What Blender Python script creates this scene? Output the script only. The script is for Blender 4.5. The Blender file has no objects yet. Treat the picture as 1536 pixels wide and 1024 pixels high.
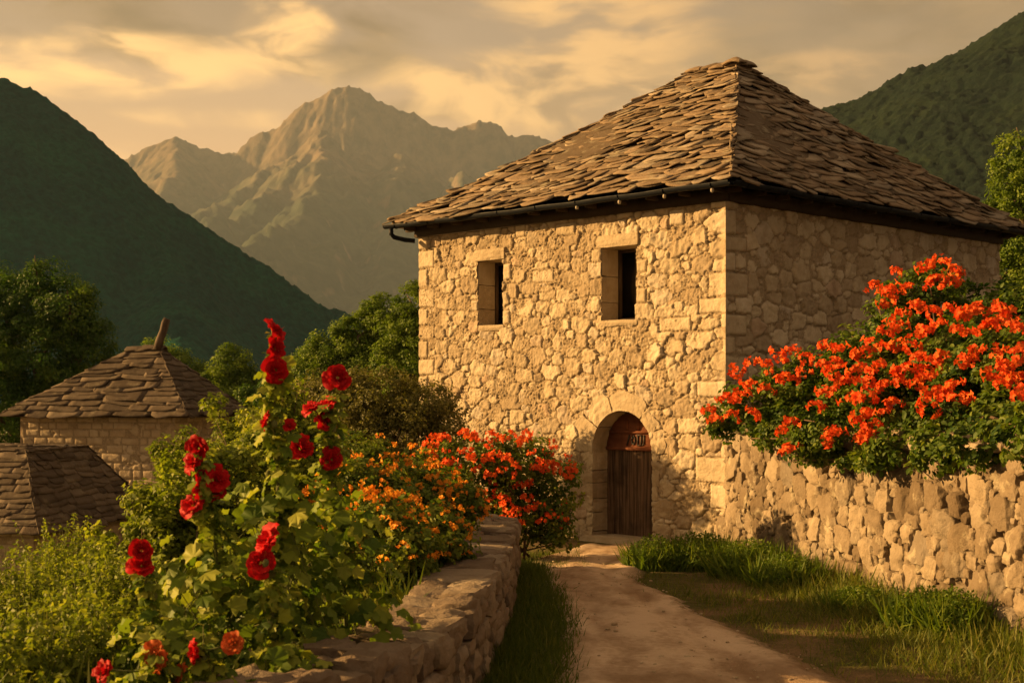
import bpy, math, random
import numpy as np
from mathutils import Vector, Matrix

S = bpy.context.scene
COL = S.collection
R = math.radians

# ------------------------------------------------------------------ camera
CAMZ = 2.25
F = 2133.0            # focal length in pixels of the 1536 px wide photograph
HOR = 590.0           # row of the horizon
cam_d = bpy.data.cameras.new('camera')
cam = bpy.data.objects.new('camera', cam_d)
COL.objects.link(cam)
cam.location = (0, 0, CAMZ)
cam.rotation_euler = (R(90), 0, 0)
cam_d.sensor_width = 36.0
cam_d.lens = F / 1536 * 36.0
cam_d.shift_y = (HOR - 512) / 1536
cam_d.clip_start = 0.1
cam_d.clip_end = 30000
cam_d.dof.use_dof = True
cam_d.dof.focus_distance = 21.5
cam_d.dof.aperture_fstop = 4.5
S.camera = cam

# ------------------------------------------------------------------ sun, sky, exposure
SUN_EL = R(17)
SUN_DIR = Vector((-0.985, 0.17, 0)).normalized() * math.cos(SUN_EL) + Vector((0, 0, math.sin(SUN_EL)))
sun_d = bpy.data.lights.new('sun', 'SUN')
sun_d.energy = 5.0
sun_d.color = (1.0, 0.57, 0.19)
sun_d.angle = R(0.6)
sun = bpy.data.objects.new('sun', sun_d)
COL.objects.link(sun)
sun.location = SUN_DIR * 60
sun.rotation_euler = SUN_DIR.to_track_quat('Z', 'Y').to_euler()

S.view_settings.view_transform = 'Standard'
S.view_settings.look = 'None'
S.view_settings.gamma = 1
S.view_settings.exposure = 1.48
S.render.engine = 'CYCLES'
S.cycles.use_denoising = True
S.cycles.max_bounces = 8
S.cycles.transparent_max_bounces = 8
S.cycles.volume_bounces = 1
S.cycles.use_adaptive_sampling = True


class NT:
    """small helper for writing node trees"""
    def __init__(self, tree):
        self.t = tree
    def n(self, typ, **kw):
        nd = self.t.nodes.new(typ)
        for k, v in kw.items():
            setattr(nd, k, v)
        return nd
    def l(self, a, b):
        self.t.links.new(a, b)
    def put(self, sock, v):
        if isinstance(v, bpy.types.NodeSocket):
            self.t.links.new(v, sock)
        elif v is not None:
            sock.default_value = v
    def math(self, op, a, b=None, c=None, clamp=False):
        nd = self.n('ShaderNodeMath', operation=op, use_clamp=clamp)
        self.put(nd.inputs[0], a)
        if b is not None: self.put(nd.inputs[1], b)
        if c is not None: self.put(nd.inputs[2], c)
        return nd.outputs[0]
    def vmath(self, op, a, b=None):
        nd = self.n('ShaderNodeVectorMath', operation=op)
        self.put(nd.inputs[0], a)
        if b is not None: self.put(nd.inputs[1], b)
        return nd.outputs['Value'] if op in ('LENGTH', 'DOT_PRODUCT', 'DISTANCE') else nd.outputs[0]
    def mix(self, f, a, b, mode='MIX'):
        nd = self.n('ShaderNodeMix', data_type='RGBA', blend_type=mode)
        self.put(nd.inputs[0], f)
        self.put(nd.inputs[6], (*a, 1) if isinstance(a, tuple) else a)
        self.put(nd.inputs[7], (*b, 1) if isinstance(b, tuple) else b)
        return nd.outputs[2]
    def noise(self, vec, scale, detail=4, rough=0.55, lac=2.0, dist=0.0):
        nd = self.n('ShaderNodeTexNoise')
        if vec is not None: self.l(vec, nd.inputs['Vector'])
        nd.inputs['Scale'].default_value = scale
        nd.inputs['Detail'].default_value = detail
        nd.inputs['Roughness'].default_value = rough
        nd.inputs['Lacunarity'].default_value = lac
        nd.inputs['Distortion'].default_value = dist
        return nd.outputs['Fac']
    def rng(self, v, a, b, c=0.0, d=1.0, smooth=True):
        nd = self.n('ShaderNodeMapRange', interpolation_type='SMOOTHSTEP' if smooth else 'LINEAR')
        self.put(nd.inputs[0], v)
        for i, x in enumerate((a, b, c, d)):
            nd.inputs[i + 1].default_value = x
        return nd.outputs[0]
    def ramp(self, v, stops):
        nd = self.n('ShaderNodeValToRGB')
        self.put(nd.inputs[0], v)
        e = nd.color_ramp.elements
        while len(e) < len(stops): e.new(0.5)
        for i, (p, c) in enumerate(stops):
            e[i].position = p
            e[i].color = (*c, 1)
        return nd.outputs[0]
    def mapping(self, vec, scale=(1, 1, 1), loc=(0, 0, 0), rot=(0, 0, 0)):
        nd = self.n('ShaderNodeMapping')
        self.l(vec, nd.inputs[0])
        nd.inputs['Scale'].default_value = scale
        nd.inputs['Location'].default_value = loc
        nd.inputs['Rotation'].default_value = rot
        return nd.outputs[0]


def build_world():
    w = bpy.data.worlds.new('World')
    S.world = w
    w.use_nodes = True
    w.node_tree.nodes.clear()
    k = NT(w.node_tree)
    out = k.n('ShaderNodeOutputWorld')
    bg = k.n('ShaderNodeBackground')
    bg.inputs['Strength'].default_value = 0.1
    sky = k.n('ShaderNodeTexSky', sky_type='NISHITA', sun_disc=False)
    sky.sun_elevation = SUN_EL
    sky.sun_rotation = math.atan2(SUN_DIR.x, SUN_DIR.y)
    sky.dust_density = 6
    sky.air_density = 1.4
    sky.ozone_density = 0.6
    d = k.n('ShaderNodeTexCoord').outputs['Generated']
    sep = k.n('ShaderNodeSeparateXYZ'); k.l(d, sep.inputs[0])
    dx, dy, dz = sep.outputs
    # clear sky between the clouds: pale gold low down on the sunward side, dull bluish beige higher up
    warm = k.ramp(k.rng(dz, 0.0, 0.5, smooth=False), [
        (0.0, (1.15, 0.83, 0.37)), (0.17, (1.15, 0.80, 0.35)), (0.32, (0.76, 0.53, 0.26)),
        (0.48, (0.42, 0.345, 0.235)), (1.0, (0.24, 0.22, 0.18))])
    sidef = k.rng(dx, -0.42, 0.42, 1.12, 0.62)
    warm = k.mix(1.0, warm, k.ramp(sidef, [(0, (0, 0, 0)), (1, (1, 1, 1))]), 'MULTIPLY')
    warm = k.mix(1.0, warm, (3.95, 3.05, 2.8), 'MULTIPLY')
    base = k.mix(0.9, k.mix(1.0, sky.outputs[0], (1.0, 0.72, 0.5), 'MULTIPLY'), warm)
    # soft cloud banks
    pv = k.mapping(d, (5.2, 5.2, 12.5))
    warp = k.n('ShaderNodeTexNoise'); k.l(pv, warp.inputs['Vector'])
    warp.inputs['Scale'].default_value = 0.9; warp.inputs['Detail'].default_value = 3
    wv = k.vmath('ADD', pv, k.vmath('MULTIPLY', k.vmath('SUBTRACT', warp.outputs['Color'], (0.5, 0.5, 0.5)), (1.1, 1.1, 1.1)))
    n1 = k.noise(k.mapping(wv, (1, 1, 1), (3.1, 1.7, 0)), 1.3, 6, 0.52)
    n2 = k.noise(k.mapping(wv, (1, 1, 1), (8.3, 5.2, 0)), 2.6, 6, 0.52)
    nw = k.noise(k.mapping(wv, (1, 1, 1), (1.3, 9.2, 4)), 1.5, 6, 0.55)

    def blob(px, py, wx, wy):
        v = Vector(((px - 768) / F, 1, (HOR - py) / F)).normalized()
        m = k.vmath('MULTIPLY', k.vmath('SUBTRACT', d, tuple(v)), (1 / wx, 0.6, 1 / wy))
        ln = k.math('ADD', k.vmath('LENGTH', m), k.math('MULTIPLY', k.math('SUBTRACT', nw, 0.5), 2.2))
        return k.rng(ln, 1.12, 0.45)

    def many(lst):
        v = None
        for b in lst:
            x = blob(*b[:4])
            if len(b) > 4: x = k.math('MULTIPLY', x, b[4])
            v = x if v is None else k.math('MAXIMUM', v, x)
        return v
    grey = many([(250, 30, 0.17, 0.036), (480, 82, 0.085, 0.020, 1.0), (60, 10, 0.12, 0.025, 0.75),
                 (1330, 60, 0.19, 0.05, 0.9), (1000, 130, 0.17, 0.035, 0.55), (660, 165, 0.05, 0.008, 0.5)])
    gold = many([(130, 100, 0.15, 0.022, 0.9), (425, 42, 0.030, 0.018, 1.0), (930, 45, 0.08, 0.035, 0.95), (820, 130, 0.12, 0.034, 0.95),
                 (1230, 110, 0.09, 0.014, 0.6), (690, 160, 0.07, 0.009, 0.7), (350, 180, 0.08, 0.01, 0.6), (190, 235, 0.03, 0.012, 0.4)])
    far = k.math('MULTIPLY', k.rng(dy, 0.75, 0.9, 1.0, 0.0), 1.0)   # the rest of the sky: loose cloud
    gf = k.math('MULTIPLY', k.math('MAXIMUM', grey, k.math('MULTIPLY', far, 0.7)), k.rng(n1, 0.38, 0.52, 0.45, 1.0))
    wf = k.math('MULTIPLY', k.math('MAXIMUM', gold, k.math('MULTIPLY', far, 0.5)), k.rng(n2, 0.38, 0.6, 0.1, 1.0))
    gold_c = k.mix(k.rng(dx, -0.35, 0.3), (5.3, 3.0, 1.05), (2.9, 1.58, 0.62))
    grey_c = k.mix(k.rng(n2, 0.35, 0.65), (0.85, 0.52, 0.28), (1.4, 0.85, 0.42))
    c = k.mix(gf, base, grey_c)
    c = k.mix(wf, c, gold_c)
    # away from the sunset the sky is dimmer
    c = k.mix(k.math('MULTIPLY', k.rng(dy, 0.75, -0.2), k.rng(dx, -0.6, 0.5, 0.35, 1.0)), c, k.mix(1.0, c, (0.80, 0.92, 1.18), 'MULTIPLY'))
    k.l(c, bg.inputs['Color'])
    k.l(bg.outputs[0], out.inputs[0])
build_world()

# ------------------------------------------------------------------ numpy noise

def _hash(ix, iy, iz, seed):
    h = (ix.astype(np.int64) * 374761393 + iy.astype(np.int64) * 668265263 + iz.astype(np.int64) * 2147483647 + seed * 144269504) & 0xFFFFFFFF
    h = ((h ^ (h >> 13)) * 1274126177) & 0xFFFFFFFF
    h = ((h ^ (h >> 16)) * 2246822519) & 0xFFFFFFFF
    return (h ^ (h >> 15)) & 0xFFFFFFFF


def vnoise(x, y, z=None, seed=0):
    """smooth gradient-like noise, about -1..1"""
    x = np.asarray(x, float); y = np.asarray(y, float)
    z = np.zeros_like(x) if z is None else np.asarray(z, float)
    xi, yi, zi = np.floor(x), np.floor(y), np.floor(z)
    fx, fy, fz = x - xi, y - yi, z - zi
    u, v, w = [f * f * f * (f * (f * 6 - 15) + 10) for f in (fx, fy, fz)]
    flat = not np.any(z)
    def g(a, b, c):
        h = _hash(xi + a, yi + b, zi + c, seed)
        gx = ((h & 1023) / 511.5 - 1); gy = (((h >> 10) & 1023) / 511.5 - 1); gz = (((h >> 20) & 1023) / 511.5 - 1)
        return gx * (fx - a) + gy * (fy - b) + gz * (fz - c)
    def lay(c):
        a = g(0, 0, c); b = g(1, 0, c); e = g(0, 1, c); f = g(1, 1, c)
        p = a + (b - a) * u; q = e + (f - e) * u
        return p + (q - p) * v
    r0 = lay(0)
    if flat: return r0 * 1.5
    r1 = lay(1)
    return (r0 + (r1 - r0) * w) * 1.5


def fbm(x, y, z=None, o=4, seed=0, gain=0.5):
    t = 0; a = 1; s = 0
    for i in range(o):
        t = t + a * vnoise(x * 2 ** i, y * 2 ** i, None if z is None else z * 2 ** i, seed + i * 17)
        s += a; a *= gain
    return t / s


def ridged(x, y, o=4, seed=0):
    t = 0; a = 1; s = 0
    for i in range(o):
        t = t + a * (1 - np.abs(vnoise(x * 2 ** i, y * 2 ** i, None, seed + i * 31)) * 1.6)
        s += a; a *= 0.5
    return t / s


def sstep(a, b, x):
    t = np.clip((x - a) / (b - a), 0, 1)
    return t * t * (3 - 2 * t)

# ------------------------------------------------------------------ mesh helpers

def mesh_data(name, V, quads=None, tris=None, mat=None, attrs=None, smooth=False):
    me = bpy.data.meshes.new(name)
    V = np.asarray(V, np.float32)
    quads = np.zeros((0, 4), int) if quads is None else np.asarray(quads, int)
    tris = np.zeros((0, 3), int) if tris is None else np.asarray(tris, int)
    nq, nt = len(quads), len(tris)
    me.vertices.add(len(V)); me.vertices.foreach_set('co', V.ravel())
    me.loops.add(nq * 4 + nt * 3)
    me.loops.foreach_set('vertex_index', np.concatenate([quads.ravel(), tris.ravel()]).astype(np.int32))
    me.polygons.add(nq + nt)
    st = np.concatenate([np.arange(nq) * 4, nq * 4 + np.arange(nt) * 3]).astype(np.int32)
    me.polygons.foreach_set('loop_start', st)
    me.update(calc_edges=True)
    if smooth is True:
        me.polygons.foreach_set('use_smooth', np.ones(nq + nt, bool))
    for k, a in (attrs or {}).items():
        at = me.attributes.new(k, 'FLOAT', 'POINT')
        at.data.foreach_set('value', np.asarray(a, np.float32))
    me.validate()
    if mat: me.materials.append(mat)
    return me


def link(name, me, parent=None, loc=None):
    o = bpy.data.objects.new(name, me)
    COL.objects.link(o)
    if parent is not None:
        o.parent = parent
    if loc is not None: o.location = loc
    return o


def rel(V, root):
    """world coordinates to the frame of an unrotated root"""
    return np.asarray(V, float) - np.array(root.location[:])


class MB:
    """collects pieces in world coordinates and links them as one mesh object"""
    def __init__(self):
        self.V = []; self.Q = []; self.T = []; self.A = {}; self.n = 0
    def add(self, V, Q=None, T=None, **attrs):
        V = np.asarray(V, float)
        if Q is not None and len(Q): self.Q.append(np.asarray(Q) + self.n)
        if T is not None and len(T): self.T.append(np.asarray(T) + self.n)
        self.V.append(V)
        for k, a in attrs.items():
            self.A.setdefault(k, []).append(np.broadcast_to(np.asarray(a, float), (len(V),)))
        self.n += len(V)
        return self
    def data(self, name, mat, root=None, smooth=False):
        V = np.concatenate(self.V)
        if root is not None: V = rel(V, root)
        return mesh_data(name, V, np.concatenate(self.Q) if self.Q else None, np.concatenate(self.T) if self.T else None,
                         mat, {k: np.concatenate(a) for k, a in self.A.items()}, smooth)
    def build(self, name, mat, parent=None, smooth=False, root=None):
        root = root if root is not None else parent
        return link(name, self.data(name, mat, root, smooth), parent)


def tag(o, label=None, cat=None, group=None, kind=None):
    if label: o['label'] = label
    if cat: o['category'] = cat
    if group: o['group'] = group
    if kind: o['kind'] = kind
    return o


def empty(name, loc, label, cat, group=None):
    o = bpy.data.objects.new(name, None)
    COL.objects.link(o)
    o.location = loc
    o.empty_display_size = 0.3
    return tag(o, label, cat, group)


def at(px, py, Y):
    """the point seen at a pixel of the photograph at depth Y"""
    return Vector(((px - 768) / F * Y, Y, CAMZ + (HOR - py) / F * Y))


def grid_quads(nu, nv, mask=None):
    i = np.arange(nv - 1)[:, None] * nu + np.arange(nu - 1)[None, :]
    q = np.stack([i, i + 1, i + nu + 1, i + nu], -1)
    if mask is not None: q = q[mask]
    return q.reshape(-1, 4)


def box(c, sx, sy, sz, ax=None):
    c = np.array(c, float)
    ax = np.eye(3) if ax is None else np.array([np.array(a, float) for a in ax])
    p = np.array([[x, y, z] for z in (-.5, .5) for y in (-.5, .5) for x in (-.5, .5)]) * (sx, sy, sz)
    Q = [(0, 2, 3, 1), (4, 5, 7, 6), (0, 1, 5, 4), (2, 6, 7, 3), (0, 4, 6, 2), (1, 3, 7, 5)]
    return p @ ax + c, np.array(Q)


def tube(pts, rad, n=8, cap=True):
    pts = np.array([np.array(p, float) for p in pts]); m = len(pts)
    rad = np.broadcast_to(np.asarray(rad, float), (m,))
    V = []
    t = np.gradient(pts, axis=0)
    t /= np.linalg.norm(t, axis=1)[:, None] + 1e-9
    up = np.array([0, 0, 1.0]) if abs(t[0][2]) < 0.9 else np.array([1.0, 0, 0])
    for i in range(m):
        a = np.cross(t[i], up); a /= np.linalg.norm(a) + 1e-9
        b = np.cross(a, t[i])
        th = np.arange(n) / n * 2 * math.pi
        V.append(pts[i] + rad[i] * (np.cos(th)[:, None] * a + np.sin(th)[:, None] * b))
    V = np.concatenate(V)
    Q = [(i * n + j, i * n + (j + 1) % n, (i + 1) * n + (j + 1) % n, (i + 1) * n + j) for i in range(m - 1) for j in range(n)]
    T = []
    if cap:
        V = np.concatenate([V, pts[:1], pts[-1:]])
        for j in range(n):
            T.append((m * n, (j + 1) % n, j)); T.append((m * n + 1, (m - 1) * n + j, (m - 1) * n + (j + 1) % n))
    return V, np.array(Q), np.array(T) if T else None


def rock(sx, sy, sz, seed, n=6, rnd=0.35, amp=0.08, nscale=1.0, cuts=0):
    """a rough stone: a rounded block, split faces (cuts) and broken surface; returns V, Q round the origin"""
    V = []; Q = []; c = 0
    lin = np.linspace(-1, 1, n)
    for axis in range(3):
        for sg in (-1, 1):
            a, b = np.meshgrid(lin, lin)
            p = np.zeros((n * n, 3))
            p[:, axis] = sg
            p[:, (axis + 1) % 3] = a.ravel() * (1 if sg > 0 else -1)
            p[:, (axis + 2) % 3] = b.ravel()
            V.append(p); Q.append(grid_quads(n, n) + c); c += n * n
    V = np.concatenate(V); Q = np.concatenate(Q)
    s = V / np.linalg.norm(V, axis=1)[:, None]
    V = V * (1 - rnd) + s * rnd * 1.25
    if cuts:
        rg = np.random.default_rng(seed)
        for _ in range(cuts):
            nn = rg.normal(size=3); nn /= np.linalg.norm(nn)
            d = V @ nn
            lim = d.max() * rg.uniform(0.72, 0.93)
            V = V - np.clip(d - lim, 0, None)[:, None] * nn * 0.93
    V = V * 0.5 * np.array([sx, sy, sz])
    d = s * (fbm(s[:, 0] * 1.3 * nscale + seed * 7.1, s[:, 1] * 1.3 * nscale + seed * 3.3, s[:, 2] * 1.3 * nscale + 0.37, 3, seed))[:, None]
    d2 = s * (fbm(s[:, 0] * 4 + seed * 1.7, s[:, 1] * 4, s[:, 2] * 4 + 0.31, 2, seed + 5))[:, None]
    return V + (d * amp * 1.6 + d2 * amp * (0.8 if cuts else 0.35)) * min(sx, sy, sz) * 2.2, Q


def frames(nrm, rng, up=None):
    """random frames (N,3,3) whose third axis is nrm; rows are the axes"""
    n = nrm / (np.linalg.norm(nrm, axis=1)[:, None] + 1e-9)
    r = rng.normal(size=n.shape) if up is None else np.asarray(up) + rng.normal(size=n.shape) * 0.25
    a = np.cross(r, n); a /= np.linalg.norm(a, axis=1)[:, None] + 1e-9
    b = np.cross(n, a)
    return np.stack([a, b, n], 1)


def scatter(mb, T, pos, fr, sc, tint, extra=None):
    """add copies of a template T=(V,Q,Tri) to the builder mb"""
    tv, tq, tt = T
    N = len(pos); m = len(tv)
    sc = np.broadcast_to(np.asarray(sc, float), (N,))
    V = np.einsum('mk,nkj->nmj', tv, fr) * sc[:, None, None] + pos[:, None, :]
    off = (np.arange(N) * m)[:, None, None]
    q = (tq[None] + off).reshape(-1, 4) if tq is not None else None
    t = (tt[None] + off).reshape(-1, 3) if tt is not None else None
    at_ = {'tint': np.repeat(np.broadcast_to(tint, (N,)), m)}
    if extra is not None: at_['edge'] = np.tile(extra, N)
    mb.add(V.reshape(-1, 3), q, t, **at_)

# leaf templates: y is the leaf's length, z its normal
LEAF = (np.array([[0, 0, 0], [.32, .45, .10], [0, 1, -.06], [-.32, .45, .10]], float), None, np.array([[0, 1, 2], [0, 2, 3]]))
LEAF6 = (np.array([[0, 0, 0], [.28, .25, .07], [.30, .62, .09], [0, 1.05, -.12], [-.30, .62, .09], [-.28, .25, .07], [0, .45, 0]], float),
         None, np.array([[0, 1, 6], [1, 2, 6], [2, 3, 6], [3, 4, 6], [4, 5, 6], [5, 0, 6]]))
_rim = []
for _i in range(15):
    _a = -2.55 + _i * 5.1 / 14
    _r = 0.40 + 0.15 * (1 - abs((_i % 3) - 1)) + (0.06 if 5 <= _i <= 9 else 0)
    _rim.append((math.sin(_a) * _r, math.cos(_a) * _r + 0.32, 0.10 * math.cos(_i * 2.1) - 0.05))
LOBED = (np.array([(0, .06, 0)] + _rim, float), None, np.array([[0, i, i + 1] for i in range(1, 15)]))
BLADE = (np.array([[-.032, 0, 0], [.032, 0, 0], [.026, .5, .08], [-.026, .5, .08], [0, 1, .36]], float),
         np.array([[0, 1, 2, 3]]), np.array([[3, 2, 4]]))

# ------------------------------------------------------------------ materials

def new_mat(name):
    m = bpy.data.materials.new(name)
    m.use_nodes = True
    m.node_tree.nodes.clear()
    k = NT(m.node_tree)
    out = k.n('ShaderNodeOutputMaterial')
    return m, k, out


def princ(k, out, col, rough=0.85, bump=None, bstr=0.5, bdist=0.02, spec=0.3, metal=0.0):
    p = k.n('ShaderNodeBsdfPrincipled')
    k.put(p.inputs['Base Color'], (*col, 1) if isinstance(col, tuple) else col)
    k.put(p.inputs['Roughness'], rough)
    k.put(p.inputs['Specular IOR Level'], spec)
    p.inputs['Metallic'].default_value = metal
    if bump is not None:
        b = k.n('ShaderNodeBump')
        b.inputs['Strength'].default_value = bstr
        b.inputs['Distance'].default_value = bdist
        k.put(b.inputs['Height'], bump)
        k.l(b.outputs[0], p.inputs['Normal'])
    if out is not None: k.l(p.outputs[0], out.inputs[0])
    return p


def attr(k, name):
    return k.n('ShaderNodeAttribute', attribute_name=name).outputs['Fac']


def stone_mat(name, stops, mortar, rough=0.92, scale=1.0, bdist=0.02, streak=0.0, lichen=None):
    m, k, out = new_mat(name)
    co = k.n('ShaderNodeTexCoord').outputs['Object']
    c = k.ramp(attr(k, 'tint'), stops)
    n1 = k.noise(co, 5 * scale, 6, 0.62)
    n2 = k.noise(co, 23 * scale, 5, 0.65)
    n3 = k.noise(co, 1.1 * scale, 4, 0.6)
    c = k.mix(k.rng(n1, 0.3, 0.75, 0, 0.55), c, k.mix(1.0, c, (0.62, 0.56, 0.47), 'MULTIPLY'))
    c = k.mix(k.rng(n2, 0.52, 0.8, 0, 0.5), c, k.mix(1.0, c, (1.3, 1.28, 1.22), 'MULTIPLY'))
    if mortar is not None:
        mo = k.mix(k.rng(n2, 0.3, 0.7), mortar, tuple(x * 0.68 for x in mortar))
        c = k.mix(k.rng(attr(k, 'mask'), 0.15, 0.75), mo, c)
    # old stains and lichen
    c = k.mix(k.rng(n3, 0.52, 0.78, 0, 0.45), c, k.mix(1.0, c, (0.60, 0.55, 0.46), 'MULTIPLY'))
    if streak:
        st = k.noise(k.mapping(co, (3.2, 3.2, 0.30)), 1.0, 5, 0.6)
        c = k.mix(k.rng(st, 0.52, 0.72, 0, streak), c, k.mix(1.0, c, (0.55, 0.50, 0.44), 'MULTIPLY'))
    if lichen:
        li = k.noise(k.mapping(co, (1, 1, 1), (3, 7, 1)), 3.4, 7, 0.68)
        c = k.mix(k.rng(li, 0.55, 0.66, 0, 0.65), c, lichen)
        li2 = k.noise(k.mapping(co, (1, 1, 1), (9, 2, 5)), 1.3, 6, 0.65)
        c = k.mix(k.rng(li2, 0.5, 0.68, 0, 0.6), c, k.mix(1.0, c, (0.55, 0.52, 0.47), 'MULTIPLY'))
    h = k.math('ADD', k.math('MULTIPLY', n1, 0.6), k.math('MULTIPLY', n2, 0.5))
    princ(k, out, c, rough, h, 1.0, bdist * 1.6, 0.12)
    return m


def leaf_mat(name, dark, mid, light, trans=0.35, rough=0.55):
    m, k, out = new_mat(name)
    co = k.n('ShaderNodeTexCoord').outputs['Object']
    c = k.ramp(attr(k, 'tint'), [(0.0, dark), (0.5, mid), (1.0, light)])
    c = k.mix(k.rng(k.noise(co, 2.5, 3), 0.35, 0.7, 0, 0.5), c, k.mix(1.0, c, (0.7, 0.72, 0.6), 'MULTIPLY'))
    p = princ(k, None, c, rough, None, spec=0.2)
    t = k.n('ShaderNodeBsdfTranslucent')
    k.l(k.mix(1.0, c, (1.25, 1.3, 0.5), 'MULTIPLY'), t.inputs['Color'])
    mx = k.n('ShaderNodeMixShader')
    mx.inputs[0].default_value = trans
    k.l(p.outputs[0], mx.inputs[1]); k.l(t.outputs[0], mx.inputs[2]); k.l(mx.outputs[0], out.inputs[0])
    return m


def petal_mat(name, inner, outer, outer2, trans=0.3):
    m, k, out = new_mat(name)
    c = k.mix(attr(k, 'tint'), outer, outer2)
    c = k.mix(k.rng(attr(k, 'edge'), 0.05, 0.6), inner, c)
    rnd = k.n('ShaderNodeObjectInfo').outputs['Random']
    c = k.mix(k.rng(rnd, 0.0, 1.0, 0.0, 0.45, False), c, k.mix(1.0, c, (0.62, 0.55, 0.75), 'MULTIPLY'))
    p = princ(k, None, c, 0.6, None, spec=0.15)
    t = k.n('ShaderNodeBsdfTranslucent'); k.l(c, t.inputs['Color'])
    mx = k.n('ShaderNodeMixShader'); mx.inputs[0].default_value = trans
    k.l(p.outputs[0], mx.inputs[1]); k.l(t.outputs[0], mx.inputs[2]); k.l(mx.outputs[0], out.inputs[0])
    return m


def wood_mat(name, a, b, scale=(30, 30, 2.0), rough=0.8):
    m, k, out = new_mat(name)
    co = k.n('ShaderNodeTexCoord').outputs['Object']
    mp = k.mapping(co, scale)
    n = k.noise(mp, 1.0, 6, 0.65)
    c = k.mix(k.rng(n, 0.3, 0.7), a, b)
    c = k.mix(k.rng(k.noise(co, 3.0, 4), 0.45, 0.75, 0, 0.6), c, tuple(x * 0.45 for x in a))
    princ(k, out, c, rough, n, 0.6, 0.01, 0.2)
    return m


def bark_mat(name, a=(0.07, 0.05, 0.035), b=(0.13, 0.10, 0.07)):
    return wood_mat(name, a, b, (6, 6, 1.5), 0.9)


M = {}
M['house_stone'] = stone_mat('house_stone', [(0, (0.35, 0.28, 0.20)), (0.45, (0.47, 0.395, 0.29)), (0.8, (0.55, 0.475, 0.365)), (0.92, (0.46, 0.40, 0.33)), (1, (0.44, 0.33, 0.24))], (0.37, 0.29, 0.195), streak=0.5)
M['field_stone'] = stone_mat('field_stone', [(0, (0.15, 0.115, 0.082)), (0.45, (0.25, 0.20, 0.148)), (0.8, (0.34, 0.28, 0.21)), (1, (0.21, 0.178, 0.146))], (0.13, 0.092, 0.056), bdist=0.03, lichen=(0.40, 0.35, 0.26))
M['garden_stone'] = stone_mat('garden_stone', [(0, (0.17, 0.13, 0.10)), (0.5, (0.24, 0.19, 0.145)), (1, (0.31, 0.26, 0.205))], None, bdist=0.03)
M['dressed_stone'] = stone_mat('dressed_stone', [(0, (0.37, 0.30, 0.215)), (0.5, (0.45, 0.375, 0.275)), (1, (0.52, 0.445, 0.335))], None, bdist=0.02, streak=0.4)
M['hut_stone'] = stone_mat('hut_stone', [(0, (0.36, 0.29, 0.20)), (0.5, (0.46, 0.38, 0.28)), (1, (0.52, 0.45, 0.35))], (0.36, 0.29, 0.20))
M['roof_slab'] = stone_mat('roof_slab', [(0, (0.10, 0.078, 0.058)), (0.3, (0.20, 0.150, 0.105)), (0.6, (0.275, 0.21, 0.15)), (0.8, (0.22, 0.19, 0.155)), (1, (0.36, 0.30, 0.235))], None, 0.85, 1.4, 0.015, lichen=(0.30, 0.27, 0.20))
M['hut_slab'] = stone_mat('hut_slab', [(0, (0.07, 0.055, 0.044)), (0.5, (0.105, 0.083, 0.066)), (1, (0.15, 0.122, 0.098))], None, 0.85, 1.2, 0.02, lichen=(0.17, 0.145, 0.105))
M['dark_wood'] = wood_mat('dark_wood', (0.035, 0.025, 0.018), (0.07, 0.05, 0.034), (3, 3, 3))
M['door_wood'] = wood_mat('door_wood', (0.030, 0.018, 0.012), (0.17, 0.105, 0.068), (34, 34, 1.3))
M['red_wood'] = wood_mat('red_wood', (0.15, 0.050, 0.026), (0.24, 0.088, 0.042), (3, 3, 14))
M['frame_wood'] = wood_mat('frame_wood', (0.05, 0.032, 0.02), (0.10, 0.065, 0.04), (20, 20, 2))
M['log'] = wood_mat('log', (0.045, 0.032, 0.024), (0.12, 0.09, 0.07), (8, 8, 1.5))


def plain(name, col, rough, metal=0.0, spec=0.5):
    m, k, out = new_mat(name)
    co = k.n('ShaderNodeTexCoord').outputs['Object']
    n = k.noise(co, 6, 5, 0.6)
    c = k.mix(k.rng(n, 0.35, 0.75), col, tuple(x * 0.6 for x in col))
    princ(k, out, c, k.rng(n, 0.3, 0.7, rough * 0.8, rough * 1.2), n, 0.15, 0.01, spec, metal)
    return m
M['gutter'] = plain('gutter_paint', (0.008, 0.011, 0.018), 0.55, 0.0, 0.12)
M['iron'] = plain('iron', (0.05, 0.042, 0.036), 0.5, 0.6)
M['knob'] = plain('pale_knob', (0.42, 0.38, 0.32), 0.5)
M['unlit_pane'] = plain('unlit_interior_pane', (0.010, 0.008, 0.007), 0.2)  # opaque pane, the unlit room's darkness put into its colour
M['black_paint'] = plain('black_paint', (0.02, 0.015, 0.012), 0.7)
M['bark'] = bark_mat('bark')
M['stem'] = bark_mat('stem', (0.10, 0.12, 0.04), (0.16, 0.17, 0.06))
M['twig'] = bark_mat('twig', (0.09, 0.06, 0.04), (0.16, 0.11, 0.07))

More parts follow.
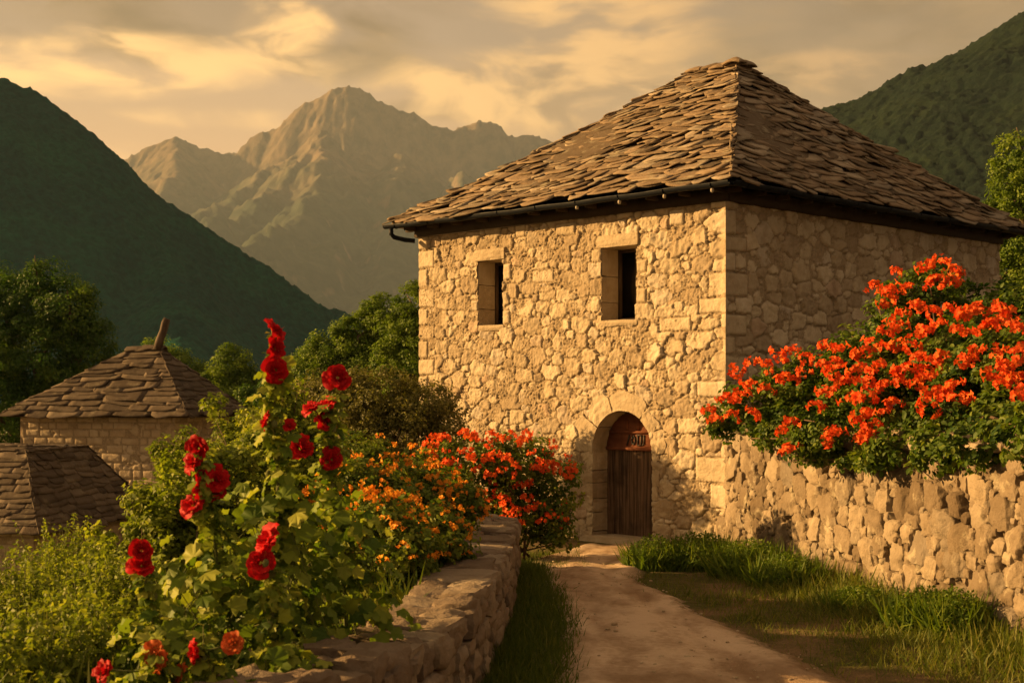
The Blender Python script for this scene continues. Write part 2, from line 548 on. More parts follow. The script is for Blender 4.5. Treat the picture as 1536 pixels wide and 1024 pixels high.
M['leaf_rose'] = leaf_mat('hollyhock_leaf', (0.066, 0.127, 0.015), (0.176, 0.245, 0.031), (0.394, 0.416, 0.066), 0.38)
M['leaf_vine'] = leaf_mat('vine_leaf', (0.028, 0.069, 0.010), (0.088, 0.146, 0.018), (0.206, 0.251, 0.036), 0.35)
M['leaf_bush'] = leaf_mat('bush_leaf', (0.021, 0.053, 0.009), (0.060, 0.106, 0.015), (0.152, 0.199, 0.030), 0.35)
M['leaf_bed'] = leaf_mat('bed_leaf', (0.049, 0.090, 0.012), (0.119, 0.174, 0.022), (0.261, 0.298, 0.050), 0.4)
M['leaf_brown'] = leaf_mat('brown_leaf', (0.086, 0.091, 0.026), (0.173, 0.165, 0.048), (0.302, 0.273, 0.086), 0.3)
M['leaf_herb'] = leaf_mat('herb_leaf', (0.088, 0.133, 0.015), (0.192, 0.245, 0.029), (0.366, 0.388, 0.055), 0.42)
M['leaf_tree_dark'] = leaf_mat('dark_tree_leaf', (0.023, 0.068, 0.010), (0.055, 0.120, 0.016), (0.133, 0.200, 0.023), 0.3)
M['leaf_tree'] = leaf_mat('tree_leaf', (0.054, 0.108, 0.012), (0.124, 0.192, 0.018), (0.217, 0.290, 0.030), 0.35)
M['grass'] = leaf_mat('grass_blade', (0.048, 0.086, 0.011), (0.101, 0.139, 0.020), (0.236, 0.225, 0.055), 0.35)
M['weed'] = leaf_mat('weed_blade', (0.049, 0.099, 0.012), (0.103, 0.168, 0.020), (0.223, 0.259, 0.034), 0.35)
M['red_petal'] = petal_mat('red_petal', (0.62, 0.20, 0.05), (0.46, 0.006, 0.010), (0.62, 0.012, 0.014))
M['orange_red_petal'] = petal_mat('orange_red_petal', (0.85, 0.26, 0.04), (0.84, 0.065, 0.012), (0.90, 0.17, 0.028))
M['orange_petal'] = petal_mat('orange_petal', (0.88, 0.38, 0.04), (0.86, 0.24, 0.018), (0.92, 0.46, 0.04))
M['peach_petal'] = petal_mat('peach_petal', (0.80, 0.42, 0.10), (0.62, 0.10, 0.02), (0.72, 0.20, 0.05))

# ------------------------------------------------------------------ ground
D1 = np.array([-0.702, 0.712, 0]); D1 /= np.linalg.norm(D1)      # along the facade, to the left
D2 = np.array([-D1[1] * -1, D1[0] * -1, 0]); D2 = np.array([D1[1], -D1[0], 0])   # into the house
CORNER = np.array([3.16, 21.1, 0.0])
FL, SL = 6.9, 8.6          # facade and side lengths
RW = np.array([(5.1, 7.0), (4.98, 9.5), (4.75, 11.6), (4.45, 13.7), (4.05, 16.0), (3.62, 18.2), (3.22, 20.2), (3.09, 21.02), (3.06, 21.32)])   # retaining wall, path side
LW = np.array([(-3.3, 4.6), (-2.1, 5.7), (-1.22, 7.0), (-0.88, 8.0), (-0.64, 9.5), (-0.50, 10.8), (-0.30, 14.0), (-0.22, 17.4)])   # garden wall, centre
RWT = np.vstack([RW, CORNER[:2] + D2[:2] * SL, (12.5, 40), (16, 80)])
LWT = np.vstack([(-8, 1.0), LW, (-0.6, 20), (-2.5, 27), (-5, 40), (-8, 80)])


def polydist(x, y, P):
    """signed distance to an open polyline, positive on its left"""
    best = np.full(x.shape, 1e9); sg = np.ones(x.shape)
    for a, b in zip(P[:-1], P[1:]):
        d = b - a; L2 = d @ d
        t = np.clip(((x - a[0]) * d[0] + (y - a[1]) * d[1]) / L2, 0, 1)
        ex, ey = x - a[0] - t * d[0], y - a[1] - t * d[1]
        dd = np.hypot(ex, ey)
        cr = d[0] * (y - a[1]) - d[1] * (x - a[0])
        m = dd < best - 1e-9
        best = np.where(m, dd, best); sg = np.where(m, np.sign(cr), sg)
    return best * sg


def ground_z(x, y):
    x = np.asarray(x, float); y = np.asarray(y, float)
    r = -polydist(x, y, RWT)           # right of the retaining wall
    l = polydist(x, y, LWT)            # left of the garden wall
    z = 1.72 * sstep(0.2, 0.55, r)
    zl = 0.55 * sstep(0.05, 0.3, l) * (1 - sstep(16.8, 20, y)) - 0.27 * np.clip(l - 2, 0, 24) * 0.9 - 0.035 * np.clip(y - 14, 0, 60)* sstep(0, 3, l)
    z = np.where(l > 0, np.maximum(zl, -7), z)
    z = z - 0.11 * sstep(16.5, 21.5, y) * (1 - sstep(23, 30, y)) * (np.abs(x - 1.0) < 2.6) * (r < 0.2) * (l < 0)
    away = np.hypot(x, y)
    z = z - 6 * sstep(60, 220, away) * (z > -6.5)
    z = z + 0.25 * fbm(x * 0.11, y * 0.11, None, 3, 5) * sstep(3, 12, np.abs(l) + np.abs(x)) * (1 - sstep(0.0, 0.1, (np.abs(x - 1.2) < 2.4) * 1.0))
    return z


def gz1(x, y):
    return float(ground_z(np.array([x]), np.array([y]))[0])


def build_ground():
    xs = np.concatenate([-np.geomspace(9000, 30, 26), np.arange(-28, -6, 1.2), np.arange(-6, 9, 0.16), np.arange(9, 30, 1.2), np.geomspace(31, 9000, 26)])
    ys = np.concatenate([-np.geomspace(3000, 12, 12), np.arange(-10, 4, 1.2), np.arange(4, 24, 0.2), np.arange(24, 60, 1.5), np.geomspace(61, 9000, 30)])
    X, Y = np.meshgrid(xs, ys)
    Z = ground_z(X.ravel(), Y.ravel())
    V = np.stack([X.ravel(), Y.ravel(), Z], 1)
    m, k, out = new_mat('earth_and_turf')
    co = k.n('ShaderNodeTexCoord').outputs['Object']
    a = k.noise(co, 0.9, 6, 0.6); b = k.noise(co, 9, 5, 0.6); c2 = k.noise(co, 45, 3, 0.6)
    turf = k.mix(k.rng(b, 0.3, 0.7), (0.050, 0.058, 0.016), (0.095, 0.085, 0.03))
    soil = k.mix(k.rng(c2, 0.35, 0.65), (0.12, 0.082, 0.048), (0.19, 0.13, 0.075))
    c = k.mix(k.rng(a, 0.42, 0.62), turf, soil)
    princ(k, out, c, 0.95, k.math('ADD', b, k.math('MULTIPLY', c2, 0.4)), 0.8, 0.05, 0.1)
    o = link('ground', mesh_data('ground', V, grid_quads(len(xs), len(ys)), None, m, None, True))
    tag(o, kind='structure')

PATH = np.array([(2.0, 2.0, 1.7), (1.80, 7.0, 1.6), (1.52, 9.5, 1.38), (1.42, 11.5, 1.12), (1.28, 13.5, 0.88), (1.08, 15.5, 0.68), (0.92, 17.2, 0.66), (0.92, 18.8, 0.74), (1.20, 20.2, 0.90), (1.60, 21.2, 0.85), (1.78, 21.9, 0.78)])


def path_lr(y):
    c = np.interp(y, PATH[:, 1], PATH[:, 0]); w = np.interp(y, PATH[:, 1], PATH[:, 2])
    return c - w, c + w


def build_path():
    ys = np.arange(2, 21.95, 0.06)
    us = np.linspace(-1, 1, 41)
    U, Y = np.meshgrid(us, ys)
    lo, hi = path_lr(Y)
    lo = lo + 0.20 * fbm(Y * 0.9, Y * 0 + 3.3, None, 5, 8, 0.65); hi = hi + 0.42 * fbm(Y * 0.8, Y * 0 + 9.1, None, 5, 9, 0.65)
    X = lo + (hi - lo) * (U + 1) / 2
    n = fbm(X * 1.6, Y * 0.7, None, 4, 21); n2 = vnoise(X * 7, Y * 7, None, 4)
    rut = np.exp(-((U - 0.42) / 0.2) ** 2) + np.exp(-((U + 0.42) / 0.2) ** 2)
    Z = 0.05 + 0.035 * n + 0.010 * n2 - 0.025 * rut + 0.012
    Z = 0.004 + np.clip(Z, 0.002, 1) * sstep(1.0, 0.72, np.abs(U))
    Z = Z - 0.11 * sstep(16.5, 21.5, Y)
    V = np.stack([X.ravel(), Y.ravel(), Z.ravel()], 1)
    m, k, out = new_mat('trodden_earth')
    co = k.n('ShaderNodeTexCoord').outputs['Object']
    a = k.noise(k.mapping(co, (1, 0.45, 1)), 1.9, 6, 0.62); b = k.noise(co, 14, 5, 0.65); c2 = k.noise(co, 70, 3, 0.6)
    e = attr(k, 'edge')
    c = k.ramp(k.math('ADD', k.math('MULTIPLY', a, 0.7), k.math('MULTIPLY', b, 0.3)),
               [(0.30, (0.24, 0.155, 0.10)), (0.42, (0.44, 0.325, 0.23)), (0.52, (0.60, 0.465, 0.35)), (0.75, (0.66, 0.53, 0.41))])
    c = k.mix(k.rng(c2, 0.56, 0.7, 0, 0.5), c, (0.40, 0.33, 0.26))
    c = k.mix(k.rng(k.math('ADD', e, k.math('MULTIPLY', k.math('SUBTRACT', b, 0.5), 0.7)), 0.62, 1.05, 0, 0.9), c, (0.12, 0.088, 0.045))
    ru = k.math('MULTIPLY', k.rng(k.math('ABSOLUTE', k.math('SUBTRACT', e, 0.45)), 0.22, 0.0), k.rng(k.noise(k.mapping(co, (1, 0.3, 1)), 2.2, 5, 0.6), 0.35, 0.6))
    c = k.mix(k.math('MULTIPLY', ru, 0.6), c, (0.22, 0.14, 0.085))
    pt = k.noise(k.mapping(co, (1.0, 0.5, 1), (4, 2, 0)), 0.75, 5, 0.6)
    c = k.mix(k.rng(pt, 0.46, 0.66, 0, 0.75), c, (0.20, 0.125, 0.07))
    princ(k, out, c, 0.95, k.math('ADD', b, k.math('MULTIPLY', c2, 0.5)), 0.9, 0.04, 0.1)
    o = link('path', mesh_data('path', V, grid_quads(len(us), len(ys)), None, m, {'edge': np.abs(U).ravel()}, True))
    tag(o, kind='structure')

def build_pebbles():
    rng = np.random.default_rng(31)
    mb = MB()
    n = 420
    y = 9.5 + 11.5 * rng.random(n) ** 1.3
    lo, hi = path_lr(y)
    x = lo + (hi - lo) * rng.random(n)
    for i in range(n):
        s_ = 0.012 * math.exp(rng.normal(0, 0.5))
        V, Q = rock(s_ * 1.4, s_, s_ * 0.7, i, 4, 0.6, 0.05, 1, 3)
        a = rng.uniform(0, 6.28)
        V = V @ np.array([[math.cos(a), math.sin(a), 0], [-math.sin(a), math.cos(a), 0], [0, 0, 1]])
        mb.add(V + (x[i], y[i], 0.055 - 0.11 * float(sstep(16.5, 21.5, y[i]))), Q, tint=rng.random(), mask=1)
    tag(mb.build('gravel', M['dressed_stone'], None, True), 'loose pebbles scattered on the dirt path', 'gravel', kind='stuff')

build_ground()
build_path()
build_pebbles()

# ------------------------------------------------------------------ mountains and hills

def terrain(name, ridges, x0, x1, y0, y1, res, k1, warp, extra, mat, floor=-40, soft=25):
    """a massif: slopes falling away from a net of ridge lines"""
    xs = np.arange(x0, x1, res); ys = np.arange(y0, y1, res)
    X, Y = np.meshgrid(xs, ys)
    wx = X + warp * fbm(X / 260, Y / 260, None, 3, 3); wy = Y + warp * fbm(X / 260 + 9.2, Y / 260 + 4.4, None, 3, 4)
    H = np.full(X.shape, -1e4)
    for P, kk in ridges:
        P = np.array(P, float)
        for a, b in zip(P[:-1], P[1:]):
            d = b[:2] - a[:2]; L2 = d @ d + 1e-6
            t = np.clip(((wx - a[0]) * d[0] + (wy - a[1]) * d[1]) / L2, 0, 1)
            dist = np.hypot(wx - a[0] - t * d[0], wy - a[1] - t * d[1])
            h = a[2] + (b[2] - a[2]) * t - kk * soft * (np.sqrt(1 + (dist / soft) ** 2) - 1)
            H = np.maximum(H, h)
    H = H + extra(X, Y, H)
    H = np.maximum(H, floor - 5 + 3 * fbm(X / 100, Y / 100))
    V = np.stack([X.ravel(), Y.ravel(), H.ravel()], 1)
    keep = np.maximum.reduce([H[:-1, :-1], H[1:, :-1], H[:-1, 1:], H[1:, 1:]]) > floor
    o = link(name, mesh_data(name, V, grid_quads(len(xs), len(ys), keep), None, mat, None, True))
    return tag(o, kind='structure')


def ridge_from(tab, Y):
    r = []
    for t in tab:
        yy = t[2] if len(t) > 2 else Y
        p = at(t[0], t[1], yy)
        r.append((p.x, p.y, p.z))
    return r


def mountain_mat():
    m, k, out = new_mat('mountain_rock')
    co = k.n('ShaderNodeTexCoord').outputs['Object']
    geo = k.n('ShaderNodeNewGeometry')
    nz = k.n('ShaderNodeSeparateXYZ'); k.l(geo.outputs['Normal'], nz.inputs[0])
    ps = k.n('ShaderNodeSeparateXYZ'); k.l(geo.outputs['Position'], ps.inputs[0])
    n = k.noise(co, 0.003, 6, 0.6); nf = k.noise(k.mapping(co, (1, 1, 0.4)), 0.014, 6, 0.65)
    rock_c = k.mix(k.rng(nf, 0.35, 0.65), (0.095, 0.072, 0.052), (0.165, 0.125, 0.09))
    green = k.mix(k.rng(nf, 0.4, 0.65), (0.024, 0.036, 0.024), (0.046, 0.058, 0.036))
    hgt = k.math('ADD', ps.outputs[2], k.math('MULTIPLY', k.math('SUBTRACT', n, 0.5), 1140))
    f = k.rng(hgt, 660, 1350)
    f = k.math('MAXIMUM', f, k.rng(nz.outputs[2], 0.62, 0.42))
    f = k.math('MULTIPLY', f, k.rng(nf, 0.2, 0.5, 0.6, 1.0))
    c = k.mix(f, green, rock_c)
    princ(k, out, c, 0.95, nf, 0.9, 12.0, 0.1)
    return m


def forest_mat(name, a, b):
    m, k, out = new_mat(name)
    co = k.n('ShaderNodeTexCoord').outputs['Object']
    n = k.noise(co, 0.02, 5, 0.6); nf = k.noise(co, 0.25, 5, 0.65)
    c = k.mix(k.rng(nf, 0.3, 0.7), a, b)
    c = k.mix(k.rng(n, 0.42, 0.66, 0, 0.8), c, k.mix(1.0, c, (1.7, 1.45, 1.1), 'MULTIPLY'))
    princ(k, out, c, 0.95, nf, 0.7, 2.5, 0.05)
    return m


def build_mountains():
    D = 3400 * 2.2; q = 2.2
    main = ridge_from([(60, 300), (190, 240), (222, 224), (245, 212), (265, 208), (300, 222), (318, 225), (335, 231), (365, 228), (375, 208), (400, 197),
                       (426, 191), (431, 179), (452, 158), (475, 150), (500, 135), (530, 131), (552, 142), (575, 156), (598, 166), (620, 172),
                       (645, 188), (680, 196), (697, 190), (716, 181), (742, 185), (757, 206), (775, 208), (795, 203), (830, 214), (900, 226), (1000, 260), (1150, 320)], D)
    spurs = [
        ridge_from([(478, 205, 6995), (486, 255, 6555), (470, 300, 6115), (430, 345, 5631), (370, 385, 5169), (300, 430, 4620)], D),
        ridge_from([(478, 205, 6995), (420, 290, 6380), (350, 330, 5940), (270, 370, 5500)], D),
        ridge_from([(600, 240, 6863), (590, 320, 6269), (575, 400, 5609), (560, 460, 5060)], D),
        ridge_from([(400, 250, 6929), (350, 300, 6489), (290, 340, 6049)], D),
        ridge_from([(265, 208, D), (262, 260, 7040), (235, 310, 6600), (200, 350, 6160)], D),
        ridge_from([(700, 270, 6709), (680, 350, 6160), (660, 430, 5609)], D),
        ridge_from([(810, 300, 6709), (790, 400, 5940)], D),
    ]
    def extra(X, Y, H):
        X = X / q; Y = Y / q
        up = sstep(-40, 420, H)
        g = ridged(X / 210 + 0.3 * Y / 210, Y / 330, 4, 11) - 0.55
        g2 = ridged(X / 55, Y / 120, 3, 19) - 0.55
        top = 1 - sstep(60, 260, np.abs(Y - D / q))
        return q * up * (g * 62 * (1 - 0.85 * top) + g2 * 20 * (1 - 0.7 * top) + (ridged(X / 26, Y / 34, 3, 23) - 0.6) * (5 + 7 * sstep(250, 520, H / q)))
    terrain('mountain', [(main, 1.55)] + [(s, 0.74) for s in spurs], -1500 * q, 900 * q, 2000 * q, 3900 * q, 11, 1, 14, extra, mountain_mat(), -60, 18)

    def canopy(amp, sc, seed):
        def f(X, Y, H):
            H = H * 0
            b = 1 - np.abs(vnoise(X / sc, Y / sc, None, seed)); b2 = vnoise(X / sc / 0.45, Y / sc / 0.45, None, seed + 3)
            return -3.5 + amp * (b + 0.45 * b2) + 6 * fbm(X / 70, Y / 70, None, 3, seed + 7) - 6 * np.clip(ridged((X + 0.5 * Y) / 95, Y / 260, 3, seed + 9) - 0.62, 0, 1) * 2
        return f
    DL = 900; p = 0.6
    left = ridge_from([(-900, 330), (-620, 120), (-400, -30), (-250, -40), (-120, 30), (0, 117), (40, 135), (75, 163), (110, 196), (140, 222), (190, 264), (225, 292), (270, 330),
                       (320, 362), (370, 392), (430, 430), (490, 458), (540, 480), (600, 510), (700, 560)], DL)
    left_spurs = [ridge_from([(225, 292, DL), (250, 420, 780), (270, 540, 630)], DL)]
    terrain('hill_slope', [(left, 0.92)] + [(s, 0.80) for s in left_spurs], -1300 * p, 150 * p, 750 * p, 1900 * p, 1.9, 1, 5, canopy(5.0, 8.0, 41),
            forest_mat('dark_forest', (0.001, 0.032, 0.030), (0.005, 0.062, 0.054)), -12, 12)
    right = ridge_from([(1000, 330), (1150, 215), (1268, 160), (1300, 150), (1340, 132), (1400, 100), (1450, 78), (1500, 55), (1536, 33), (1600, -8), (1750, -70), (2000, -60), (2300, 120)], DL)
    right_spurs = [ridge_from([(1536, 33, DL), (1480, 250, 750), (1420, 420, 600), (1380, 540, 480)], DL),
                   ridge_from([(1750, -70, DL), (1700, 200, 720), (1640, 420, 570)], DL)]
    terrain('hill_slope', [(right, 0.62)] + [(s, 0.5) for s in right_spurs], 150 * p, 1300 * p, 750 * p, 1900 * p, 1.9, 1, 18, canopy(5.0, 8.0, 77),
            forest_mat('green_forest', (0.005, 0.013, 0.010), (0.012, 0.022, 0.015)), -12, 12)

build_mountains()

# ------------------------------------------------------------------ rubble stone faces

def rubble(u, v, seed, r0, r1, depth, mort, rects=(), fill=1.0, asp=1.25, dome=0.03, rough=0.012, joint=0.045, warp=0.05, tilt=0.13, chip=0.018, crack=1.3):
    """height, per-stone tint and stone mask of a rubble wall on the grid u x v.
    rects: (u0,u1,v0,v1) dressed blocks laid in the wall"""
    rng = np.random.default_rng(seed)
    L0, L1, H0, H1 = u[0] - 0.3, u[-1] + 0.3, v[0] - 0.3, v[-1] + 0.3
    C = np.zeros((0, 2)); Rr = np.zeros(0)
    area = (L1 - L0) * (H1 - H0)
    for rad in np.concatenate([np.linspace(r1, r0, 14)]):
        n_try = int(area / (rad * rad) * 2.2)
        cand = np.stack([rng.uniform(L0, L1, n_try), rng.uniform(H0, H1, n_try)], 1)
        lim = 0.10 if rad > (r0 + r1) / 2 else 1.0
        keepn = 0; maxn = int(area / (rad * rad) * 0.035) + 2 if rad > r0 * 1.25 else 10 ** 6
        for c in cand:
            if keepn >= maxn: break
            if len(C):
                dd = np.hypot((C[:, 0] - c[0]) / asp, C[:, 1] - c[1])
                if np.any(dd < (Rr + rad) * 0.93): continue
            C = np.vstack([C, c]); Rr = np.append(Rr, rad); keepn += 1
    nC = len(C)
    U, Vv = np.meshgrid(u, v)
    x = U + warp * (fbm(U * 3.1, Vv * 3.1, None, 3, seed) ) + 0.02 * vnoise(U * 13, Vv * 13, None, seed + 2)
    y = Vv + warp * (fbm(U * 3.1 + 7.7, Vv * 3.1 + 2.2, None, 3, seed + 1)) + 0.02 * vnoise(U * 13 + 5, Vv * 13, None, seed + 3)
    x = x.ravel(); y = y.ravel()
    ID = np.zeros(len(x), int); E = np.zeros(len(x))
    asps = asp * rng.uniform(0.75, 1.35, nC); rot = rng.normal(0, 0.16, nC)
    cr, sr = np.cos(rot), np.sin(rot)
    for i in range(0, len(x), 8000):
        dx0 = (x[i:i + 8000, None] - C[:, 0]); dy0 = (y[i:i + 8000, None] - C[:, 1])
        dx = np.abs(dx0 * cr + dy0 * sr) / asps; dy = np.abs(-dx0 * sr + dy0 * cr)
        d = (0.5 * np.sqrt(dx * dx + dy * dy) + 0.5 * np.maximum(dx, dy) * 1.1) / Rr
        j = np.argpartition(d, 1, axis=1)[:, :2]
        dj = np.take_along_axis(d, j, 1)
        sw = dj[:, 0] > dj[:, 1]
        a = np.where(sw, j[:, 1], j[:, 0]); b = np.where(sw, j[:, 0], j[:, 1])
        da = dj.min(1); db = dj.max(1)
        ID[i:i + 8000] = a
        E[i:i + 8000] = (db - da) * 0.5 * (Rr[a] + Rr[b]) * 0.62
    off = rng.uniform(0.1, 1.0, nC) * depth
    gx = rng.normal(0, tilt, nC); gy = rng.normal(0, tilt, nC)
    tint = rng.uniform(0, 1, nC)
    h = off[ID] + gx[ID] * (x - C[ID, 0]) + gy[ID] * (y - C[ID, 1])
    tn = tint[ID]
    dm = np.full(len(x), dome); dist = E.copy()
    dressed = np.zeros(len(x))
    ur, vr = (U + 0.012 * vnoise(U * 5, Vv * 5, None, seed + 8)).ravel(), (Vv + 0.012 * vnoise(U * 5 + 3, Vv * 5, None, seed + 9)).ravel()
    for q, (a, b, c, e) in enumerate(rects):
        sd = np.minimum(np.minimum(ur - a, b - ur), np.minimum(vr - c, e - vr))
        ins = sd > 0
        h = np.where(ins, depth * (0.35 + 0.55 * rng.random()), h)
        tn = np.where(ins, 0.35 + 0.5 * rng.random(), tn)
        dressed = np.where(ins, 1, dressed)
        dist = np.where(ins, sd, np.minimum(dist, np.abs(sd) + 0.004) if False else np.where(sd > -0.06, np.minimum(dist, -sd), dist))
    prof = sstep(0.0, joint, dist) * 0.8 + sstep(0, joint * 3.0, dist) * 0.2
    nn = fbm(U.ravel() * 9, Vv.ravel() * 9, None, 4, seed + 20, 0.62)
    # broken planes: each stone has its own set of facets
    ox, oy = tint[ID] * 37.0, off[ID] * 91.0
    fx, fy = U.ravel() * 5.5 + ox, Vv.ravel() * 6.5 + oy
    fac = np.abs(vnoise(fx, fy, None, seed + 50)) * 1.5 + 0.5 * np.abs(vnoise(fx * 2.3, fy * 2.3, None, seed + 51))
    jn = np.clip(0.80 + 1.5 * fbm(U.ravel() * 2.1, Vv.ravel() * 2.1, None, 4, seed + 60), 0.0, 1.4)     # open joints here, flush ones there
    stone = h + dm * prof + (rough * nn - chip * fac) * (1 - 0.6 * dressed) - (1 - prof) * depth * crack * np.where(dressed > 0, 0.8, jn)
    mor = mort + rough * 1.1 * nn + 0.7 * depth * fbm(U.ravel() * 1.7, Vv.ravel() * 1.7, None, 3, seed + 33) - depth * 0.8 * sstep(0.25, 0.9, jn) * (1 - sstep(0.0, joint * 0.8, dist)) + rough * 0.8 * vnoise(U.ravel() * 31, Vv.ravel() * 31, None, seed + 40)
    mask = sstep(-0.012, 0.014, stone - mor) * sstep(0.0, joint * 0.6, dist)
    H = np.maximum(stone, mor)
    return H.reshape(U.shape), tn.reshape(U.shape), mask.reshape(U.shape)


def slab_roof(mb, faces, seed, expo=0.26, wmin=0.26, wmax=0.75, thick=0.045, sag=0.05, rough=1.0):
    """layered stone slabs over each face (eave left, eave right, top right, top left)"""
    rng = np.random.default_rng(seed)
    for A, B, C, Dp in faces:
        A, B, C, Dp = [np.array(p, float) for p in (A, B, C, Dp)]
        eu = (B - A) / np.linalg.norm(B - A)
        n = np.cross(eu, (C + Dp) / 2 - A); n /= np.linalg.norm(n)
        if n[2] < 0: n = -n
        es = np.cross(n, eu);
        if es[2] < 0: es = -es
        Smax = (((C + Dp) / 2) - A) @ es
        lu = (Dp - A) @ eu; W = np.linalg.norm(B - A); ru = (C - A) @ eu
        # under-layer so that no gap shows through
        nb = 12
        uu, ss = np.meshgrid(np.linspace(0, 1, nb), np.linspace(0.03, 1, nb))
        lo = lu * ss; hi = W + (ru - W) * ss
        Pn = A + (lo + (hi - lo) * uu)[..., None] * eu + (ss * Smax)[..., None] * es - 0.035 * n
        mb.add(Pn.reshape(-1, 3), grid_quads(nb, nb), tint=0.1)
        s = -0.07
        while s < Smax - 0.03:
            ex = expo * rng.uniform(0.72, 1.25)
            f = np.clip(s / Smax, 0, 1)
            lo, hi = lu * f, W + (ru - W) * f
            u = lo - rng.uniform(0, 0.25)
            while u < hi:
                w = rng.uniform(wmin, wmax) * (0.8 + 0.2 * rng.random())
                if hi - (u + w) < wmin * 0.5: w = hi - u + 0.05
                nu, ns = 7, 5
                ln = ex * rng.uniform(1.7, 2.1) + 0.05
                gu, gs = np.meshgrid(np.linspace(-.5, .5, nu), np.linspace(0, 1, ns))
                drop = 0.05 * rng.normal() * rough
                # irregular outline: rounded lower corners, wavy lower edge
                kx = np.sort(rng.uniform(-.5, .5, 3)); kx = np.concatenate([[-.5], kx, [.5]]); ky = rng.uniform(-0.22, 0.30, 5); ky[[0, -1]] += rng.uniform(0.0, 0.5, 2)
                edge_l = ex * np.interp(gu, kx, ky) * rough
                wid = w * (1.0 + 0.05 * rng.normal()) * (1 - 0.10 * (1 - gs) ** 3 * rng.random())
                rot = rng.normal(0, 0.10) * rough
                uo = u + w / 2 + gu * wid * 1.06
                so = s + drop + gs * ln + edge_l * (1 - gs) + rot * (uo - u - w / 2)
                fs = np.clip(so / Smax, -0.05, 1.0)
                so = np.minimum(so, Smax + 0.04)
                th = thick * rng.uniform(0.65, 1.45)
                lift = (0.35 + 1.55 * (1 - gs)) * thick + abs(rng.normal(0, 0.011)) * rough * (1 - gs) * 1.4 + rng.normal(0, 0.03) * gu * rough + 0.015 * rng.normal() * gu ** 2
                ext = rng.uniform(-0.01, 0.05) + 0.6 * np.clip(lift, 0, 0.2)
                uo = np.clip(uo, lu * fs - ext, W + (ru - W) * fs + ext)
                sg = -sag * np.sin(math.pi * np.clip(so / Smax, 0, 1)) * (0.6 + 0.4 * np.sin(uo * 1.1 + seed)) + 0.03 * vnoise(uo * 0.8, so * 0.8, None, seed)
                su = 0.012 * fbm(uo * 4 + u * 3, so * 4 + s, None, 3, seed + 1) * rough
                top = A + uo[..., None] * eu + so[..., None] * es + (lift + sg + su)[..., None] * n
                bot = top - (th * (0.85 + 0.3 * rng.random()))* n
                top = top.reshape(-1, 3); bot = bot.reshape(-1, 3)
                m = nu * ns
                q = grid_quads(nu, ns)
                ring = list(range(nu)) + [nu - 1 + nu * j for j in range(1, ns)] + [m - 1 - i for i in range(1, nu)] + [nu * (ns - 1 - j) for j in range(1, ns - 1)]
                sides = [(ring[(i + 1) % len(ring)], ring[i], ring[i] + m, ring[(i + 1) % len(ring)] + m) for i in range(len(ring))]
                tt = np.clip(rng.normal(0.5, 0.30), 0, 1)
                mb.add(np.vstack([top, bot]), np.vstack([q, (q + m)[:, ::-1], np.array(sides)]), tint=tt)
                u += w
            s += ex
    return mb

# ------------------------------------------------------------------ the house
WB, WT = -0.25, 5.30          # wall bottom and top
EZ = 5.34                     # eave height
nF = -D2; nS = -D1            # outward normals of the facade and of the side wall
WIN = [(1.714, 2.44, CAMZ + 1.165, CAMZ + 2.33), (4.71, 5.33, CAMZ + 1.18, CAMZ + 2.31)]
DOOR = (1.38, 2.62, -0.12, 1.98)
DR = (DOOR[1] - DOOR[0]) / 2; DC = (DOOR[0] + DOOR[1]) / 2; SPR = DOOR[3] - DR


def fpt(t, z, out=0.0):
    return CORNER + D1 * t + nF * out + np.array([0, 0, z])


